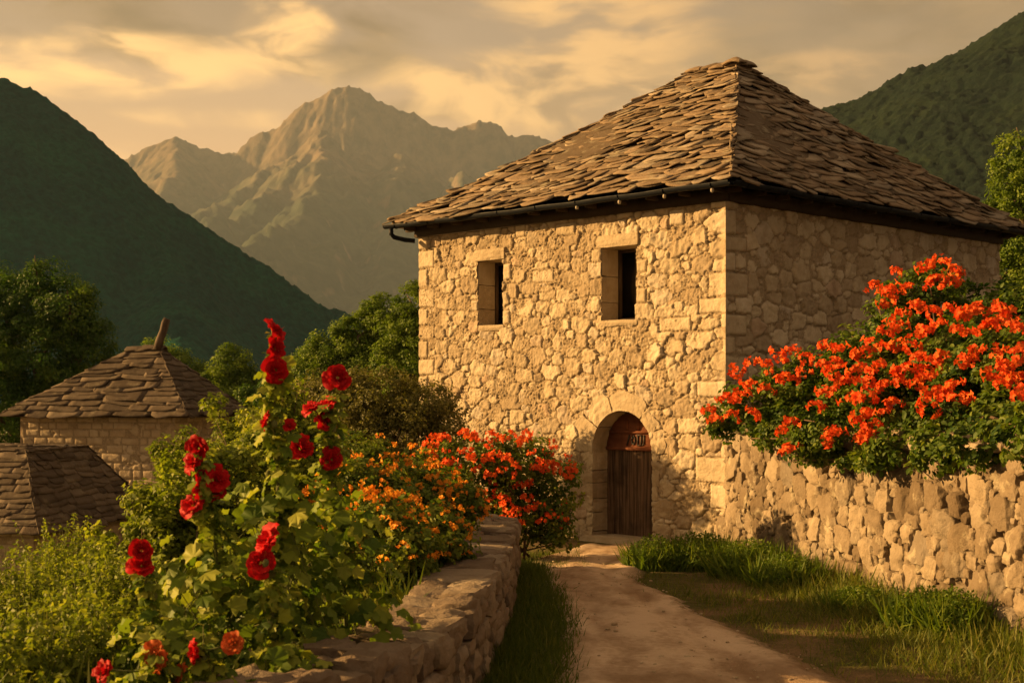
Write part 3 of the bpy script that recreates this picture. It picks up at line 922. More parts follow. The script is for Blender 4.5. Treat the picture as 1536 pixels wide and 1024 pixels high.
def build_house():
    root = empty('stone_house', tuple(CORNER), 'two storey cream rubble stone house with a hipped stone slab roof and arched door', 'house')
    loc = np.array(root.location[:])
    mb = MB()
    rng = np.random.default_rng(4)
    # quoins on the shared corner, jamb blocks beside the openings
    q1, q2, jamb = [], [], []
    z = WB; i = 0
    while z < WT:
        hgt = rng.uniform(0.17, 0.40)
        long = i % 2 == 0
        if rng.random() < 0.5: q1.append((-0.2, (0.50 if long else 0.27) + rng.uniform(-.05, .05), z + .008, z + hgt - .008))
        if rng.random() < 0.5: q2.append((-0.2, (0.27 if long else 0.52) + rng.uniform(-.05, .05), z + .008, z + hgt - .008))
        z += hgt; i += 1
    q3 = []
    z = WB; i = 0
    while z < WT:
        hgt = rng.uniform(0.22, 0.38)
        if rng.random() < 0.4: q3.append((FL - (0.42 if i % 2 else 0.24), FL + 0.2, z + .01, z + hgt - .01)); z += hgt; i += 1
    for a, b, c, d in WIN:
        z = c
        while z < d - 0.05:
            hgt = min(rng.uniform(0.17, 0.30), d - z)
            if rng.random() < 0.6: jamb.append((b, b + rng.uniform(0.14, 0.26), z + .008, z + hgt - .008))
            if rng.random() < 0.6: jamb.append((a - rng.uniform(0.14, 0.24), a, z + .008, z + hgt - .008))
            z += hgt
    big = [(4.15, 4.4, 4.9, 5.12), (3.0, 3.45, 4.85, 5.05), (0.75, 1.05, 4.82, 5.06), (0.62, 1.25, 3.2, 3.42), (3.5, 4.0, 4.1, 4.32)]
    u = np.linspace(0, FL, 470); v = np.linspace(WB, WT, 380)
    # set grid lines on the window edges
    for a, b, c, d in WIN:
        for val in (a, b): u[np.argmin(np.abs(u - val))] = val
        for val in (c, d): v[np.argmin(np.abs(v - val))] = val
    h, tn, mk = rubble(u, v, 12, 0.040, 0.150, 0.036, 0.012, q1 + q3 + jamb + big, asp=1.5, dome=0.010, rough=0.030, joint=0.015, warp=0.06, tilt=0.08, chip=0.014, crack=2.0)
    U, Vv = np.meshgrid(u, v)
    edge = 0.045 + 0.014 * vnoise(Vv * 2.1, Vv * 0 + 1.5, None, 5) + 0.006 * vnoise(Vv * 9, Vv * 0 + 2.5, None, 6)
    k = sstep(0.0, 0.10, U)
    h = edge * (1 - k) + h * k
    ec = 0.045 * np.exp(-(U / 0.10) ** 2) + (edge - 0.045) * (1 - k)
    P = CORNER + U[..., None] * D1 + h[..., None] * nF + Vv[..., None] * np.array([0, 0, 1.0]) + ec[..., None] * nS
    uc = (U[:-1, :-1] + U[1:, 1:]) / 2; vc = (Vv[:-1, :-1] + Vv[1:, 1:]) / 2
    keep = np.ones(uc.shape, bool)
    for a, b, c, d in WIN:
        keep &= ~((uc > a) & (uc < b) & (vc > c) & (vc < d))
    keep &= ~((np.abs(uc - DC) < DR) & (vc < SPR) & (vc > DOOR[2] - 0.1)) & ~(np.hypot(uc - DC, vc - SPR) < DR)
    mb.add(P.reshape(-1, 3), grid_quads(len(u), len(v), keep)[:, ::-1], tint=tn.ravel(), mask=mk.ravel())
    # side wall
    u2 = np.linspace(0, SL, 400); v2 = np.linspace(0.6, WT, 240)
    h, tn, mk = rubble(u2, v2, 31, 0.045, 0.165, 0.036, 0.008, q2, asp=1.5, dome=0.012, rough=0.022, joint=0.018, warp=0.05, tilt=0.09, chip=0.014, crack=2.3)
    U, Vv = np.meshgrid(u2, v2)
    edge = 0.045 + 0.014 * vnoise(Vv * 2.1, Vv * 0 + 1.5, None, 5) + 0.006 * vnoise(Vv * 9, Vv * 0 + 2.5, None, 6)
    k = sstep(0.0, 0.10, U)
    h = edge * (1 - k) + h * k
    ec = 0.045 * np.exp(-(U / 0.10) ** 2) + (edge - 0.045) * (1 - k)
    P = CORNER + U[..., None] * D2 + h[..., None] * nS + Vv[..., None] * np.array([0, 0, 1.0]) + ec[..., None] * nF
    mb.add(P.reshape(-1, 3), grid_quads(len(u2), len(v2)), tint=tn.ravel(), mask=mk.ravel())
    # the two rear walls
    for o, e, n_, L in ((CORNER + D1 * FL, D2, D1, SL), (CORNER + D2 * SL, D1, D2, FL)):
        u3 = np.linspace(0, L, 120); v3 = np.linspace(WB, WT, 80)
        h, tn, mk = rubble(u3, v3, 77, 0.09, 0.22, 0.04, 0.02, (), joint=0.06)
        U, Vv = np.meshgrid(u3, v3)
        h = 0.03 + (h - 0.03) * sstep(0, 0.1, U) * sstep(0, 0.1, L - U)
        P = o + U[..., None] * e + h[..., None] * n_ + Vv[..., None] * np.array([0, 0, 1.0])
        mb.add(P.reshape(-1, 3), grid_quads(len(u3), len(v3)), tint=tn.ravel(), mask=mk.ravel())
    mb.build('wall', M['house_stone'], root, True)

    # ---- windows
    for wi, (a, b, c, d) in enumerate(WIN):
        fr = MB()
        dep = 0.40
        ax = (D1, D2, (0, 0, 1))
        w = b - a; hh = d - c; cx = (a + b) / 2; cz = (c + d) / 2
        t = 0.055
        for (uu, zz, sx, sz) in ((a + t / 2, cz, t, hh), (b - t / 2, cz, t, hh), (cx, c + t / 2, w - 2 * t, t), (cx, d - t / 2, w - 2 * t, t), (cx - 0.02, cz, 0.05, hh - 2 * t)):
            fr.add(*box(fpt(uu, zz, -dep - 0.02), sx, 0.06, sz, ax))
        fo = fr.build('window', M['frame_wood'], root)
        pn = MB(); pn.add(*box(fpt(cx, cz, -dep - 0.04), w - 2 * t, 0.012, hh - 2 * t, ax))
        pn.build('pane', M['unlit_pane'], fo, root=root)
        lt = MB(); V, Q = rock(w + 0.14, 0.5, 0.20, 50 + wi, 13, 0.14, 0.035, 2.5)
        lt.add(V @ np.array(ax) + fpt(cx, d + 0.098, -0.19), Q, tint=0.6)
        lt.build('lintel', M['dressed_stone'], fo, True, root=root)
        for sd, uu in ((1, b + 0.05), (-1, a - 0.05)):
            jb = MB()
            z = c; i = 0
            while z < d - 0.03:
                hg = min([0.30, 0.42, 0.36][i % 3], d - z)
                if d - z - hg < 0.12: hg = d - z
                V, Q = rock(0.10, 0.46, hg - 0.006, 60 + i + wi * 9, 9, 0.10, 0.035, 2.4)
                jb.add(V @ np.array(ax) + fpt(uu, z + hg / 2, -0.23), Q, tint=0.3 + 0.2 * i)
                z += hg; i += 1
            jb.build('jamb', M['dressed_stone'], fo, True, root=root)
        sl = MB(); V, Q = rock(w + 0.08, 0.5, 0.10, 80 + wi, 10, 0.2, 0.05, 2)
        sl.add(V @ np.array(ax) + fpt(cx, c - 0.045, -0.21), Q, tint=0.4)
        sl.build('sill', M['dressed_stone'], fo, True, root=root)

    # ---- door: planks, carved head board, surround
    ax = np.array((D1, D2, (0, 0, 1)))
    dm = MB()
    dep = 0.33
    npl = 8
    w = 2 * DR
    rng = np.random.default_rng(9)
    for i in range(npl):
        a = DOOR[0] + i * w / npl; b = a + w / npl
        gap = 0.006
        nz = 9
        top = 1.34
        bot = DOOR[2] + 0.03 + 0.03 * rng.random()
        pv = []
        for z in np.linspace(bot, top, nz):
            for (uu, oo) in ((a + gap, 0), (a + (b - a) * 0.33, 0.006), (a + (b - a) * .66, 0.006), (b - gap, 0)):
                pv.append(fpt(uu, z, -dep + oo + 0.006 * math.sin(i * 7.3)))
        dm.add(pv, grid_quads(4, nz)[:, ::-1])
        dm.add(*box(fpt((a + b) / 2, (bot + top) / 2, -dep - 0.028), w / npl - gap * 2, 0.045, top - bot, ax))
    dr = dm.build('door', M['door_wood'], root)
    # head board with a moulding, filling the arch above the planks
    hb = MB()
    n = 24
    arc = [(DC + (DR - 0.005) * math.cos(t), SPR + (DR - 0.005) * math.sin(t)) for t in np.linspace(0.0, math.pi, n)]
    arc = [(min(max(x, DOOR[0] + .005), DOOR[1] - .005), max(z, 1.345)) for x, z in arc]
    for o0, o1 in ((-dep + 0.022, -dep - 0.04),):
        V = [fpt(x, z, o0) for x, z in arc] + [fpt(x, z, o1) for x, z in arc]
        V += [fpt(DC, 1.40, o0)]
        T = [(2 * n, i + 1, i) for i in range(n - 1)] + [(2 * n, 0, n - 1)]
        Q = [(i, i + 1, i + 1 + n, i + n) for i in range(n - 1)]
        hb.add(V, Q, T)
    for z, sz, o in ((1.365, 0.05, 0.05), (1.635, 0.035, 0.045)):
        hwid = 2 * math.sqrt(max(DR ** 2 - max(z + 0.02 - SPR, 0) ** 2, 0.01)) - 0.04
        hb.add(*box(fpt(DC, z, -dep + o / 2 + 0.012), hwid, o, sz, ax))
    # small carved battens over the board
    for uu in (DC - 0.34, DC - 0.06, DC + 0.17):
        hb.add(*box(fpt(uu, 1.74, -dep + 0.03), 0.05, 0.02, 0.16, ax))
    hd = hb.build('head_board', M['red_wood'], dr, root=root)
    # the dark carved marks on the board: a slash, a round bracket letter, two uprights with caps and a hook
    ck = MB()
    def bar(u0, z0, u1, z1, wd=0.024):
        c = fpt((u0 + u1) / 2, (z0 + z1) / 2, -dep + 0.030)
        dv = np.array([u1 - u0, z1 - z0]); L = np.linalg.norm(dv); dv /= L
        e1 = D1 * dv[0] + np.array([0, 0, dv[1]]); e3 = -D1 * dv[1] + np.array([0, 0, dv[0]])
        ck.add(*box(c, L + wd * 0.5, 0.016, wd, (e1, D2, e3)))
    # u grows to the left as seen, so the row runs from larger u to smaller u
    b0, b1 = 1.425, 1.585
    r = DC + 0.17
    bar(r, b0, r - 0.05, b1)
    r -= 0.10
    pr = None
    for j in range(9):
        t_ = math.pi * 2 * j / 8
        p = (r - 0.035 - 0.035 * math.cos(t_), (b0 + b1) / 2 + 0.07 * math.sin(t_))
        if pr: bar(*pr, *p, 0.02)
        pr = p
    r -= 0.125
    bar(r, b0, r, b1); bar(r + 0.02, b1, r - 0.09, b1, 0.02); bar(r - 0.07, b0, r - 0.07, b1); bar(r + 0.0, b0, r - 0.07, b0, 0.02)
    r -= 0.13
    bar(r, b0 + 0.03, r, b1); bar(r, b0 + 0.03, r + 0.03, b0, 0.02)
    ck.build('carved_marks', M['black_paint'], dr, root=root)
    hk = MB(); hk.add(*tube([fpt(DOOR[0] + 0.17, 0.92, -dep + 0.02), fpt(DOOR[0] + 0.17, 0.88, -dep + 0.06), fpt(DOOR[0] + 0.17, 0.80, -dep + 0.06), fpt(DOOR[0] + 0.17, 0.76, -dep + 0.02)], 0.010, 6))
    hk.build('handle', M['iron'], dr, True, root=root)
    # arch stones and jambs of the doorway
    ar = MB()
    def vous(t0, t1, r1, seed, tint):
        V, Q = rock(1, 1, 1, seed, 14, 0.12, 0.020, 2.2)
        th = t0 + 0.012 + (V[:, 0] + 0.5) * (t1 - t0 - 0.024)
        rr = DR - 0.004 + (V[:, 2] + 0.5) * r1 * (1 + 0.25 * vnoise(V[:, 0] * 2.1 + seed, V[:, 0] * 0 + 0.4, None, seed)) * (1 - 0.5 * (np.abs(V[:, 0]) * 2) ** 6 * 0.5)
        oo = 0.042 - (V[:, 1] + 0.5) * 0.48
        P = CORNER + (DC + rr * np.cos(th))[:, None] * D1 + oo[:, None] * nF
        P[:, 2] = SPR + rr * np.sin(th)
        ar.add(P, Q, tint=tint)
    ts = [R(x) for x in (-4, 34, 72, 128, 156, 184)]
    for i, (r1, tn) in enumerate(((0.42, 0.4), (0.34, 0.9), (0.33, 0.7), (0.24, 0.3), (0.30, 0.5))):
        vous(ts[i], ts[i + 1], r1, 90 + i, tn)
    for sd, ue in ((1, DOOR[1]), (-1, DOOR[0])):
        z = DOOR[2] - 0.05; i = 0
        while z < SPR - 0.02:
            hg = [0.26, 0.20, 0.30, 0.22][(i + (sd > 0)) % 4]
            if SPR - z - hg < 0.12: hg = SPR - z
            wd = [0.20, 0.13, 0.24, 0.16][(i + 2 * (sd > 0)) % 4] * (1 if sd > 0 else 0.7)
            V, Q = rock(wd, 0.48, hg - 0.006, 110 + i + sd * 7, 13, 0.16, 0.045, 2.4)
            ar.add(V @ ax + fpt(ue + sd * wd / 2, z + hg / 2, -0.212 + 0.012 * math.sin(i * 5)), Q, tint=rng.random())
            z += hg; i += 1
    ar.build('door_surround', M['dressed_stone'], root, True)
    th = MB(); V, Q = rock(1.5, 0.75, 0.2, 131, 9, 0.2, 0.03, 2)
    th.add(V @ ax + fpt(DC, DOOR[2] - 0.01, -0.12), Q, tint=0.4)
    th.build('doorstep', M['dressed_stone'], root, True)

    # ---- roof
    ov = 0.42
    def rp(a, b, z): return CORNER + D1 * a + D2 * b + np.array([0, 0, z])
    e00, e10, e11, e01 = rp(-ov, -ov, EZ), rp(FL + ov, -ov, EZ), rp(FL + ov, SL + ov, EZ), rp(-ov, SL + ov, EZ)
    RZ = CAMZ + 6.08
    ra, rb = rp(2.95, 4.3, RZ), rp(3.85, 4.3, RZ)
    rf = MB()
    slab_roof(rf, [(e10, e00, ra, rb), (e00, e01, ra, ra + D1 * 0.001), (e01, e11, rb, ra), (e11, e10, rb, rb + D1 * 0.001)], 5, 0.145, 0.22, 0.85, 0.022, 0.09, 1.1)
    # ridge stones
    rng = np.random.default_rng(3)
    for i in range(6):
        V, Q = rock(0.36, 0.34, 0.07, 140 + i, 7, 0.5, 0.10, 1.5)
        V = V + np.stack([V[:, 2] * 0, V[:, 2] * 0, -0.35 * np.abs(V[:, 1]) - 0.10 * np.abs(V[:, 0])], 1)
        rf.add(V @ np.array((D1, D2, (0, 0, 1))) + rp(2.92 + i * 0.19, 4.3 + rng.uniform(-.05, .05), RZ + 0.02 + 0.035 * (i % 2) - 0.02 * (i == 0)), Q, tint=rng.random())
    for i, (a_, b_, l_) in enumerate(((2.88, 4.16, .42), (2.98, 4.30, .36), (2.80, 4.34, .34))):
        V, Q = rock(l_, 0.34, 0.06, 171 + i, 8, 0.5, 0.08, 1.5)
        V = V - np.stack([V[:, 0] * 0, V[:, 0] * 0, 0.5 * np.hypot(V[:, 0], V[:, 1])], 1)
        rf.add(V @ np.array((D1, D2, (0, 0, 1))) + rp(a_, b_, RZ + 0.07 - 0.02 * i), Q, tint=rng.random())
    rf.build('roof', M['roof_slab'], root)
    # boarded eaves with rafters
    so = MB()
    for (p, q, nn) in ((rp(-ov + .03, -ov + .03, 0), rp(FL + ov - .03, -ov + .03, 0), D2), (rp(-ov + .03, -ov + .03, 0), rp(-ov + .03, SL + ov - .03, 0), D1),
                       (rp(FL + ov - .03, -ov + .03, 0), rp(FL + ov - .03, SL + ov - .03, 0), -D1), (rp(-ov + .03, SL + ov - .03, 0), rp(FL + ov - .03, SL + ov - .03, 0), -D2)):
        L = np.linalg.norm(q - p); e = (q - p) / L
        z0, z1 = EZ - 0.055, EZ - 0.025
        wd = ov + 0.25
        so.add([p + [0, 0, z0], q + [0, 0, z0], q + nn * wd - e * wd * 0 + [0, 0, z0 + 0.10], p + nn * wd + [0, 0, z0 + 0.10],
                p + [0, 0, z1], q + [0, 0, z1], q + nn * wd + [0, 0, z1 + 0.10], p + nn * wd + [0, 0, z1 + 0.10]],
               [(0, 1, 2, 3), (7, 6, 5, 4), (0, 4, 5, 1), (1, 5, 6, 2), (2, 6, 7, 3), (3, 7, 4, 0)])
        m = int(L / 0.62)
        for i in range(m):
            c = p + e * (0.35 + i * (L - 0.7) / max(m - 1, 1)) + nn * (wd / 2 + 0.04) + np.array([0, 0, z0 - 0.028])
            so.add(*box(c, 0.075, wd - 0.06, 0.085, (e, nn, (0, 0, 1))))
    for (o, e, n_, L) in ((CORNER, D1, nF, FL), (CORNER, D2, nS, SL), (CORNER + D1 * FL, D2, D1, SL), (CORNER + D2 * SL, D1, D2, FL)):  # dark beam along the wall top, added to stand for the soffit's shade
        so.add(*box(o + e * L / 2 + n_ * 0.02 + np.array([0, 0, WT - 0.105]), L + (0.12 if n_ is nF or n_ is D2 else -0.06), 0.13, 0.20, (e, n_, (0, 0, 1))))
    so.build('eaves', M['dark_wood'], root)

    # ---- gutters on the two visible sides, brackets, down pipe
    for (p, q, nn, nbr) in ((e00, e10, -D2, 9), (e00, e01, -D1, 10)):
        g = MB()
        L = np.linalg.norm(q - p); e = (q - p) / L
        m = 40; prof = [(math.cos(t) * 0.058, math.sin(t) * 0.062) for t in np.linspace(math.pi, 2 * math.pi, 9)]
        prof = [(prof[0][0], 0.012)] + prof + [(prof[-1][0] + 0.004, 0.014)]
        outer = prof; inner = [(x * 0.86, z * 0.86 + 0.004) for x, z in prof][::-1]
        loop = outer + inner; nl = len(loop)
        V = []
        for i in range(m + 1):
            s_ = -0.02 + (L + 0.04) * i / m
            sagz = -0.012 * math.sin(i * 0.9) * 0.5 - 0.02 * math.sin(math.pi * i / m)
            for x, z in loop:
                V.append(p + e * s_ + nn * (x + 0.045) + np.array([0, 0, z - 0.035 + sagz]))
        Q = [(i * nl + j, i * nl + (j + 1) % nl, (i + 1) * nl + (j + 1) % nl, (i + 1) * nl + j) for i in range(m) for j in range(nl)]
        g.add(V, Q)
        go = g.build('gutter', M['gutter'], root, True)
        for i in range(nbr):
            c = p + e * (0.3 + (L - 0.6) * i / (nbr - 1)) + nn * 0.045 + np.array([0, 0, -0.035])
            b_ = MB()
            b_.add(*tube([c + nn * 0.066 * math.cos(t) + np.array([0, 0, 0.07 * math.sin(t)]) for t in np.linspace(math.pi, 2 * math.pi, 8)] , 0.009, 6))
            if nn is not None and i < 4 and abs(nn @ D2) > 0.9:
                V, Q = rock(0.045, 0.045, 0.06, 150 + i, 5, 0.9, 0.0)
                kb = MB(); kb.add(V + c + np.array([0, 0, -0.10]), Q)
                bo = b_.build('bracket', M['gutter'], go, True, root=root)
                kb.build('knob', M['knob'], root, True)
            else:
                b_.build('bracket', M['gutter'], go, True, root=root)
    dp = MB()
    s0 = e10 - D1 * 0.28 - D2 * (-0.0)
    c0 = rp(FL + ov - 0.16, -ov - 0.045, EZ - 0.09)
    dp.add(*tube([c0, c0 + [0, 0, -0.10], c0 + D2 * 0.05 + [0, 0, -0.16] - D1 * 0.03, c0 + D2 * 0.22 - D1 * 0.12 + [0, 0, -0.20], c0 + D2 * 0.36 - D1 * 0.24 + [0, 0, -0.22]], 0.042, 10))
    dp.build('downpipe', M['gutter'], root, True)
    return root

house = build_house()

# ------------------------------------------------------------------ the retaining wall on the right

def resample(P, step):
    P = np.asarray(P, float)
    seg = np.linalg.norm(np.diff(P, axis=0), axis=1); s = np.concatenate([[0], np.cumsum(seg)])
    t = np.arange(0, s[-1], step)
    return np.stack([np.interp(t, s, P[:, i]) for i in range(P.shape[1])], 1), t


def smooth_line(P, step):
    Q, t = resample(P, step)
    k = max(3, int(1.2 / step) | 1); pad = k // 2
    E = np.vstack([np.repeat(Q[:1], pad, 0), Q, np.repeat(Q[-1:], pad, 0)])
    ker = np.ones(k) / k
    return np.stack([np.convolve(E[:, i], ker, 'valid') for i in range(2)], 1), t


def build_retaining_wall():
    line, t = smooth_line(RW, 0.0165)
    tang = np.gradient(line, axis=0); tang /= np.linalg.norm(tang, axis=1)[:, None]
    nrm = np.stack([-tang[:, 1], tang[:, 0]], 1)          # left of the direction of travel: the path side
    v = np.linspace(-0.22, 1.95, 125)
    h, tn, mk = rubble(t, v, 204, 0.05, 0.12, 0.04, -0.01, (), asp=1.15, dome=0.03, rough=0.022, joint=0.03, warp=0.07, tilt=0.15, chip=0.02)
    U, Vv = np.meshgrid(t, v)
    def topz(q): return 1.80 + 0.10 * fbm(q * 0.9, np.asarray(q) * 0.0, None, 3, 5)
    def bulge(q, z): return 0.06 * fbm(q * 0.5, z * 0.9, None, 2, 61) - 0.07 * z
    zz = np.minimum(Vv, topz(U))
    over = sstep(0, 0.14, Vv - topz(U))
    hh = h - 0.095 + bulge(U, Vv) - over * 0.25
    X = line[None, :, 0] + nrm[None, :, 0] * hh; Y = line[None, :, 1] + nrm[None, :, 1] * hh
    mb = MB()
    P = np.stack([X, Y, zz], -1).reshape(-1, 3)
    mb.add(P, grid_quads(len(t), len(v)), tint=tn.ravel() * 0.5, mask=mk.ravel())
    rg = np.random.default_rng(21)
    Cs = []
    for rad in np.concatenate([np.linspace(0.175, 0.045, 22), [0.036] * 4]):
        cap = int(10 + 1.3 / rad) if rad > 0.07 else 4000
        got = 0
        for _ in range(2600 if rad < 0.08 else 1100):
            c = (rg.uniform(0.0, t[-1]), rg.uniform(-0.12, 1.78))
            ok = True
            if Cs:
                A_ = np.array(Cs)
                ok = not np.any(np.hypot((A_[:, 0] - c[0]) / 1.32, A_[:, 1] - c[1]) < (A_[:, 2] + rad) * 0.90)
            if ok:
                Cs.append((*c, rad)); got += 1
                if got >= cap: break
    for q, (cs, cz, rad) in enumerate(Cs):
        i = int(np.clip(cs / 0.0165, 0, len(t) - 1))
        L, H = rad * 2.62 * rg.uniform(0.95, 1.15), rad * 2.06 * rg.uniform(0.95, 1.10)
        V, Q = rock(L, rg.uniform(0.16, 0.20) + rad * 0.25, H, 2000 + q, 13 if rad > 0.1 else 9, 0.50, 0.055, 1.5, 5)
        yw, rl, tl = rg.normal(0, 0.10), rg.normal(0, 0.14), rg.normal(0.0, 0.10)
        T = np.array([*tang[i], 0]); N = np.array([*nrm[i], 0]); Z = np.array([0, 0, 1.0])
        Rm = np.array((Matrix.Rotation(yw, 3, 'Z') @ Matrix.Rotation(rl, 3, 'Y') @ Matrix.Rotation(tl, 3, 'X')))
        off = float(bulge(np.array([cs]), np.array([cz]))[0]) - 0.085 + rg.normal(0, 0.014)
        mb.add((V @ Rm.T) @ np.array([T, N, Z]) + np.array([*(line[i] + nrm[i] * off), cz]), Q, tint=rg.random(), mask=1.0)
    # rough stones bedded along the top and the back of the wall
    rng = np.random.default_rng(8)
    s = 0.1
    while s < t[-1] - 0.35:
        L = rng.uniform(0.16, 0.50)
        i = int(min(s + L / 2, t[-1] - 0.02) / 0.0165)
        for row, off in enumerate((-0.14, -0.40)):
            V, Q = rock(L, rng.uniform(0.22, 0.34), rng.uniform(0.10, 0.24), int(s * 100) + row, 9, 0.42, 0.04, 1.2, 8)
            A = np.array([[*tang[i], 0], [*nrm[i], 0], [0, 0, 1]])
            mb.add(V @ A + np.array([*(line[i] + nrm[i] * off), 1.72 + rng.uniform(-.06, .05)]), Q, tint=rng.random(), mask=1.0)
        s += L
    o = mb.build('stone_wall', M['field_stone'], None, True)
    tag(o, 'chest high retaining wall of rough tan fieldstones running from the house corner under the orange vine', 'wall')

build_retaining_wall()


def build_garden_wall():
    line, t = smooth_line(LW, 0.03)
    tang = np.gradient(line, axis=0); tang /= np.linalg.norm(tang, axis=1)[:, None]
    nrm = np.stack([tang[:, 1], -tang[:, 0]], 1)          # towards the path
    mb = MB()
    rng = np.random.default_rng(15)
    HT = 0.74; HW = 0.27
    def put(s, off, z, L, W, H, seed, rnd=0.3, amp=0.07, yaw=0.0, tilt=0.0, n=8):
        i = int(np.clip(s / 0.03, 0, len(t) - 1))
        V, Q = rock(L, W, H, seed, n, rnd, amp * 0.75, 1.3, 6)
        c, s_ = math.cos(yaw), math.sin(yaw)
        T = np.array([*tang[i], 0]); N = np.array([*nrm[i], 0])
        A = np.array([T * c + N * s_, -T * s_ + N * c + np.array([0, 0, tilt]), [0, 0, 1]])
        mb.add(V @ A + np.array([*(line[i] + nrm[i] * off), z]), Q, tint=rng.random())
    # courses on both faces
    for side, off in ((1, 0.14), (-1, -0.14)):
        z = -0.10; c = 0
        while z < HT - 0.12:
            H = rng.uniform(0.12, 0.22)
            s = -rng.uniform(0, 0.3)
            while s < t[-1]:
                L = rng.uniform(0.16, 0.46)
                hh = H * rng.uniform(0.85, 1.15)
                put(s + L / 2, off + rng.uniform(-.03, .03), z + H / 2, L * 1.06, 0.30, hh * 1.10, int(rng.integers(1, 99999)), 0.32, 0.085, rng.normal(0, 0.06), rng.normal(0, 0.05))
                s += L
            z += H; c += 1
    # rubble heart
    hv, hq = [], []
    m = len(t)
    prof = [(-0.16, -0.1), (0.16, -0.1), (0.15, HT - 0.1), (-0.15, HT - 0.1)]
    for i in range(m):
        for o_, z_ in prof: hv.append([*(line[i] + nrm[i] * o_), z_])
    hq = [(i * 4 + j, i * 4 + (j + 1) % 4, (i + 1) * 4 + (j + 1) % 4, (i + 1) * 4 + j) for i in range(m - 1) for j in range(4)]
    mb.add(hv, hq, tint=0.1)
    # cap stones: broad flat pieces, one or two across
    s = 0.0
    while s < t[-1] - 0.1:
        L = rng.uniform(0.24, 0.62)
        H = rng.uniform(0.08, 0.15)
        near = s < 4.2
        if near: L *= rng.uniform(0.8, 1.1); H *= 1.5
        if rng.random() < 0.45:
            put(s + L / 2, 0.0, HT - 0.05 + rng.uniform(-.02, .03), L * 1.04, 2 * HW + rng.uniform(-.06, .06), H, int(rng.integers(1, 99999)), 0.22, 0.10, rng.normal(0, 0.10), rng.normal(0, 0.05), 10)
        else:
            w = rng.uniform(0.20, 0.34)
            put(s + L / 2, HW - w / 2, HT - 0.05 + rng.uniform(-.03, .04), L * 1.04, w * 1.05, H, int(rng.integers(1, 99999)), 0.25, 0.11, rng.normal(0, 0.12), rng.normal(0, 0.06), 9)
            put(s + L / 2 + rng.uniform(-.08, .08), -HW + (2 * HW - w) / 2, HT - 0.05 + rng.uniform(-.03, .04), L, 2 * HW + 0.02 - w, H, int(rng.integers(1, 99999)), 0.28, 0.11, rng.normal(0, 0.12), rng.normal(0, 0.06), 9)
        s += L
    # the rounded far end
    for i in range(7):
        put(t[-1] - 0.05, -0.25 + (i % 3) * 0.22, 0.05 + (i // 3) * 0.24, 0.34, 0.26, 0.24, 700 + i, 0.35, 0.08)
    o = mb.build('stone_wall', M['garden_stone'], None, True)
    tag(o, 'low dry stone garden wall with flat capstones curving along the left of the path', 'wall')

build_garden_wall()

# ------------------------------------------------------------------ the two huts
H1 = np.array([-0.97, 0.24, 0]); H1 /= np.linalg.norm(H1)
H2 = np.array([-H1[1] * -1, -H1[0], 0]); H2 = np.array([H1[1], -H1[0], 0])


def hut(c, a_len, b_len, zb, zt, seed, label):
    root = empty('stone_hut', (c[0], c[1], zb), label, 'hut')
    C = np.array([c[0], c[1], 0.0])
    mb = MB()
    for o, e, n_, L, dense in ((C, H1, -H2, a_len, 1), (C, H2, -H1, b_len, 1), (C + H1 * a_len, H2, H1, b_len, 0), (C + H2 * b_len, H1, H2, a_len, 0)):
        st = 0.03 if dense else 0.12
        u = np.linspace(0, L, int(L / st)); v = np.linspace(zb, zt, int((zt - zb) / st))
        rects = []
        rng = np.random.default_rng(seed)
        z = zb
        while z < zt:                      # squared blocks in rough courses
            hg = rng.uniform(0.13, 0.26); x = -rng.uniform(0, 0.3)
            while x < L:
                w = rng.uniform(0.22, 0.6)
                if rng.random() < 0.72: rects.append((x + .006, x + w - .006, z + .006, z + hg - .006))
                x += w
            z += hg
        h, tn, mk = rubble(u, v, seed + 3, 0.08, 0.15, 0.022, 0.006, rects if dense else (), dome=0.012, rough=0.010, joint=0.03)
        U, Vv = np.meshgrid(u, v)
        kk = sstep(0, 0.1, U) * sstep(0, 0.1, L - U)
        h = 0.02 + (h - 0.02) * kk
        P = o + U[..., None] * e + h[..., None] * n_ + Vv[..., None] * np.array([0, 0, 1.0])
        # draw the corner columns out to the neighbour's face
        P[:, 0] += -e * 0.02; P[:, -1] += e * 0.02
        mb.add(P.reshape(-1, 3), grid_quads(len(u), len(v)), tint=tn.ravel(), mask=mk.ravel())
    mb.build('wall', M['hut_stone'], root, True)
    return root, C


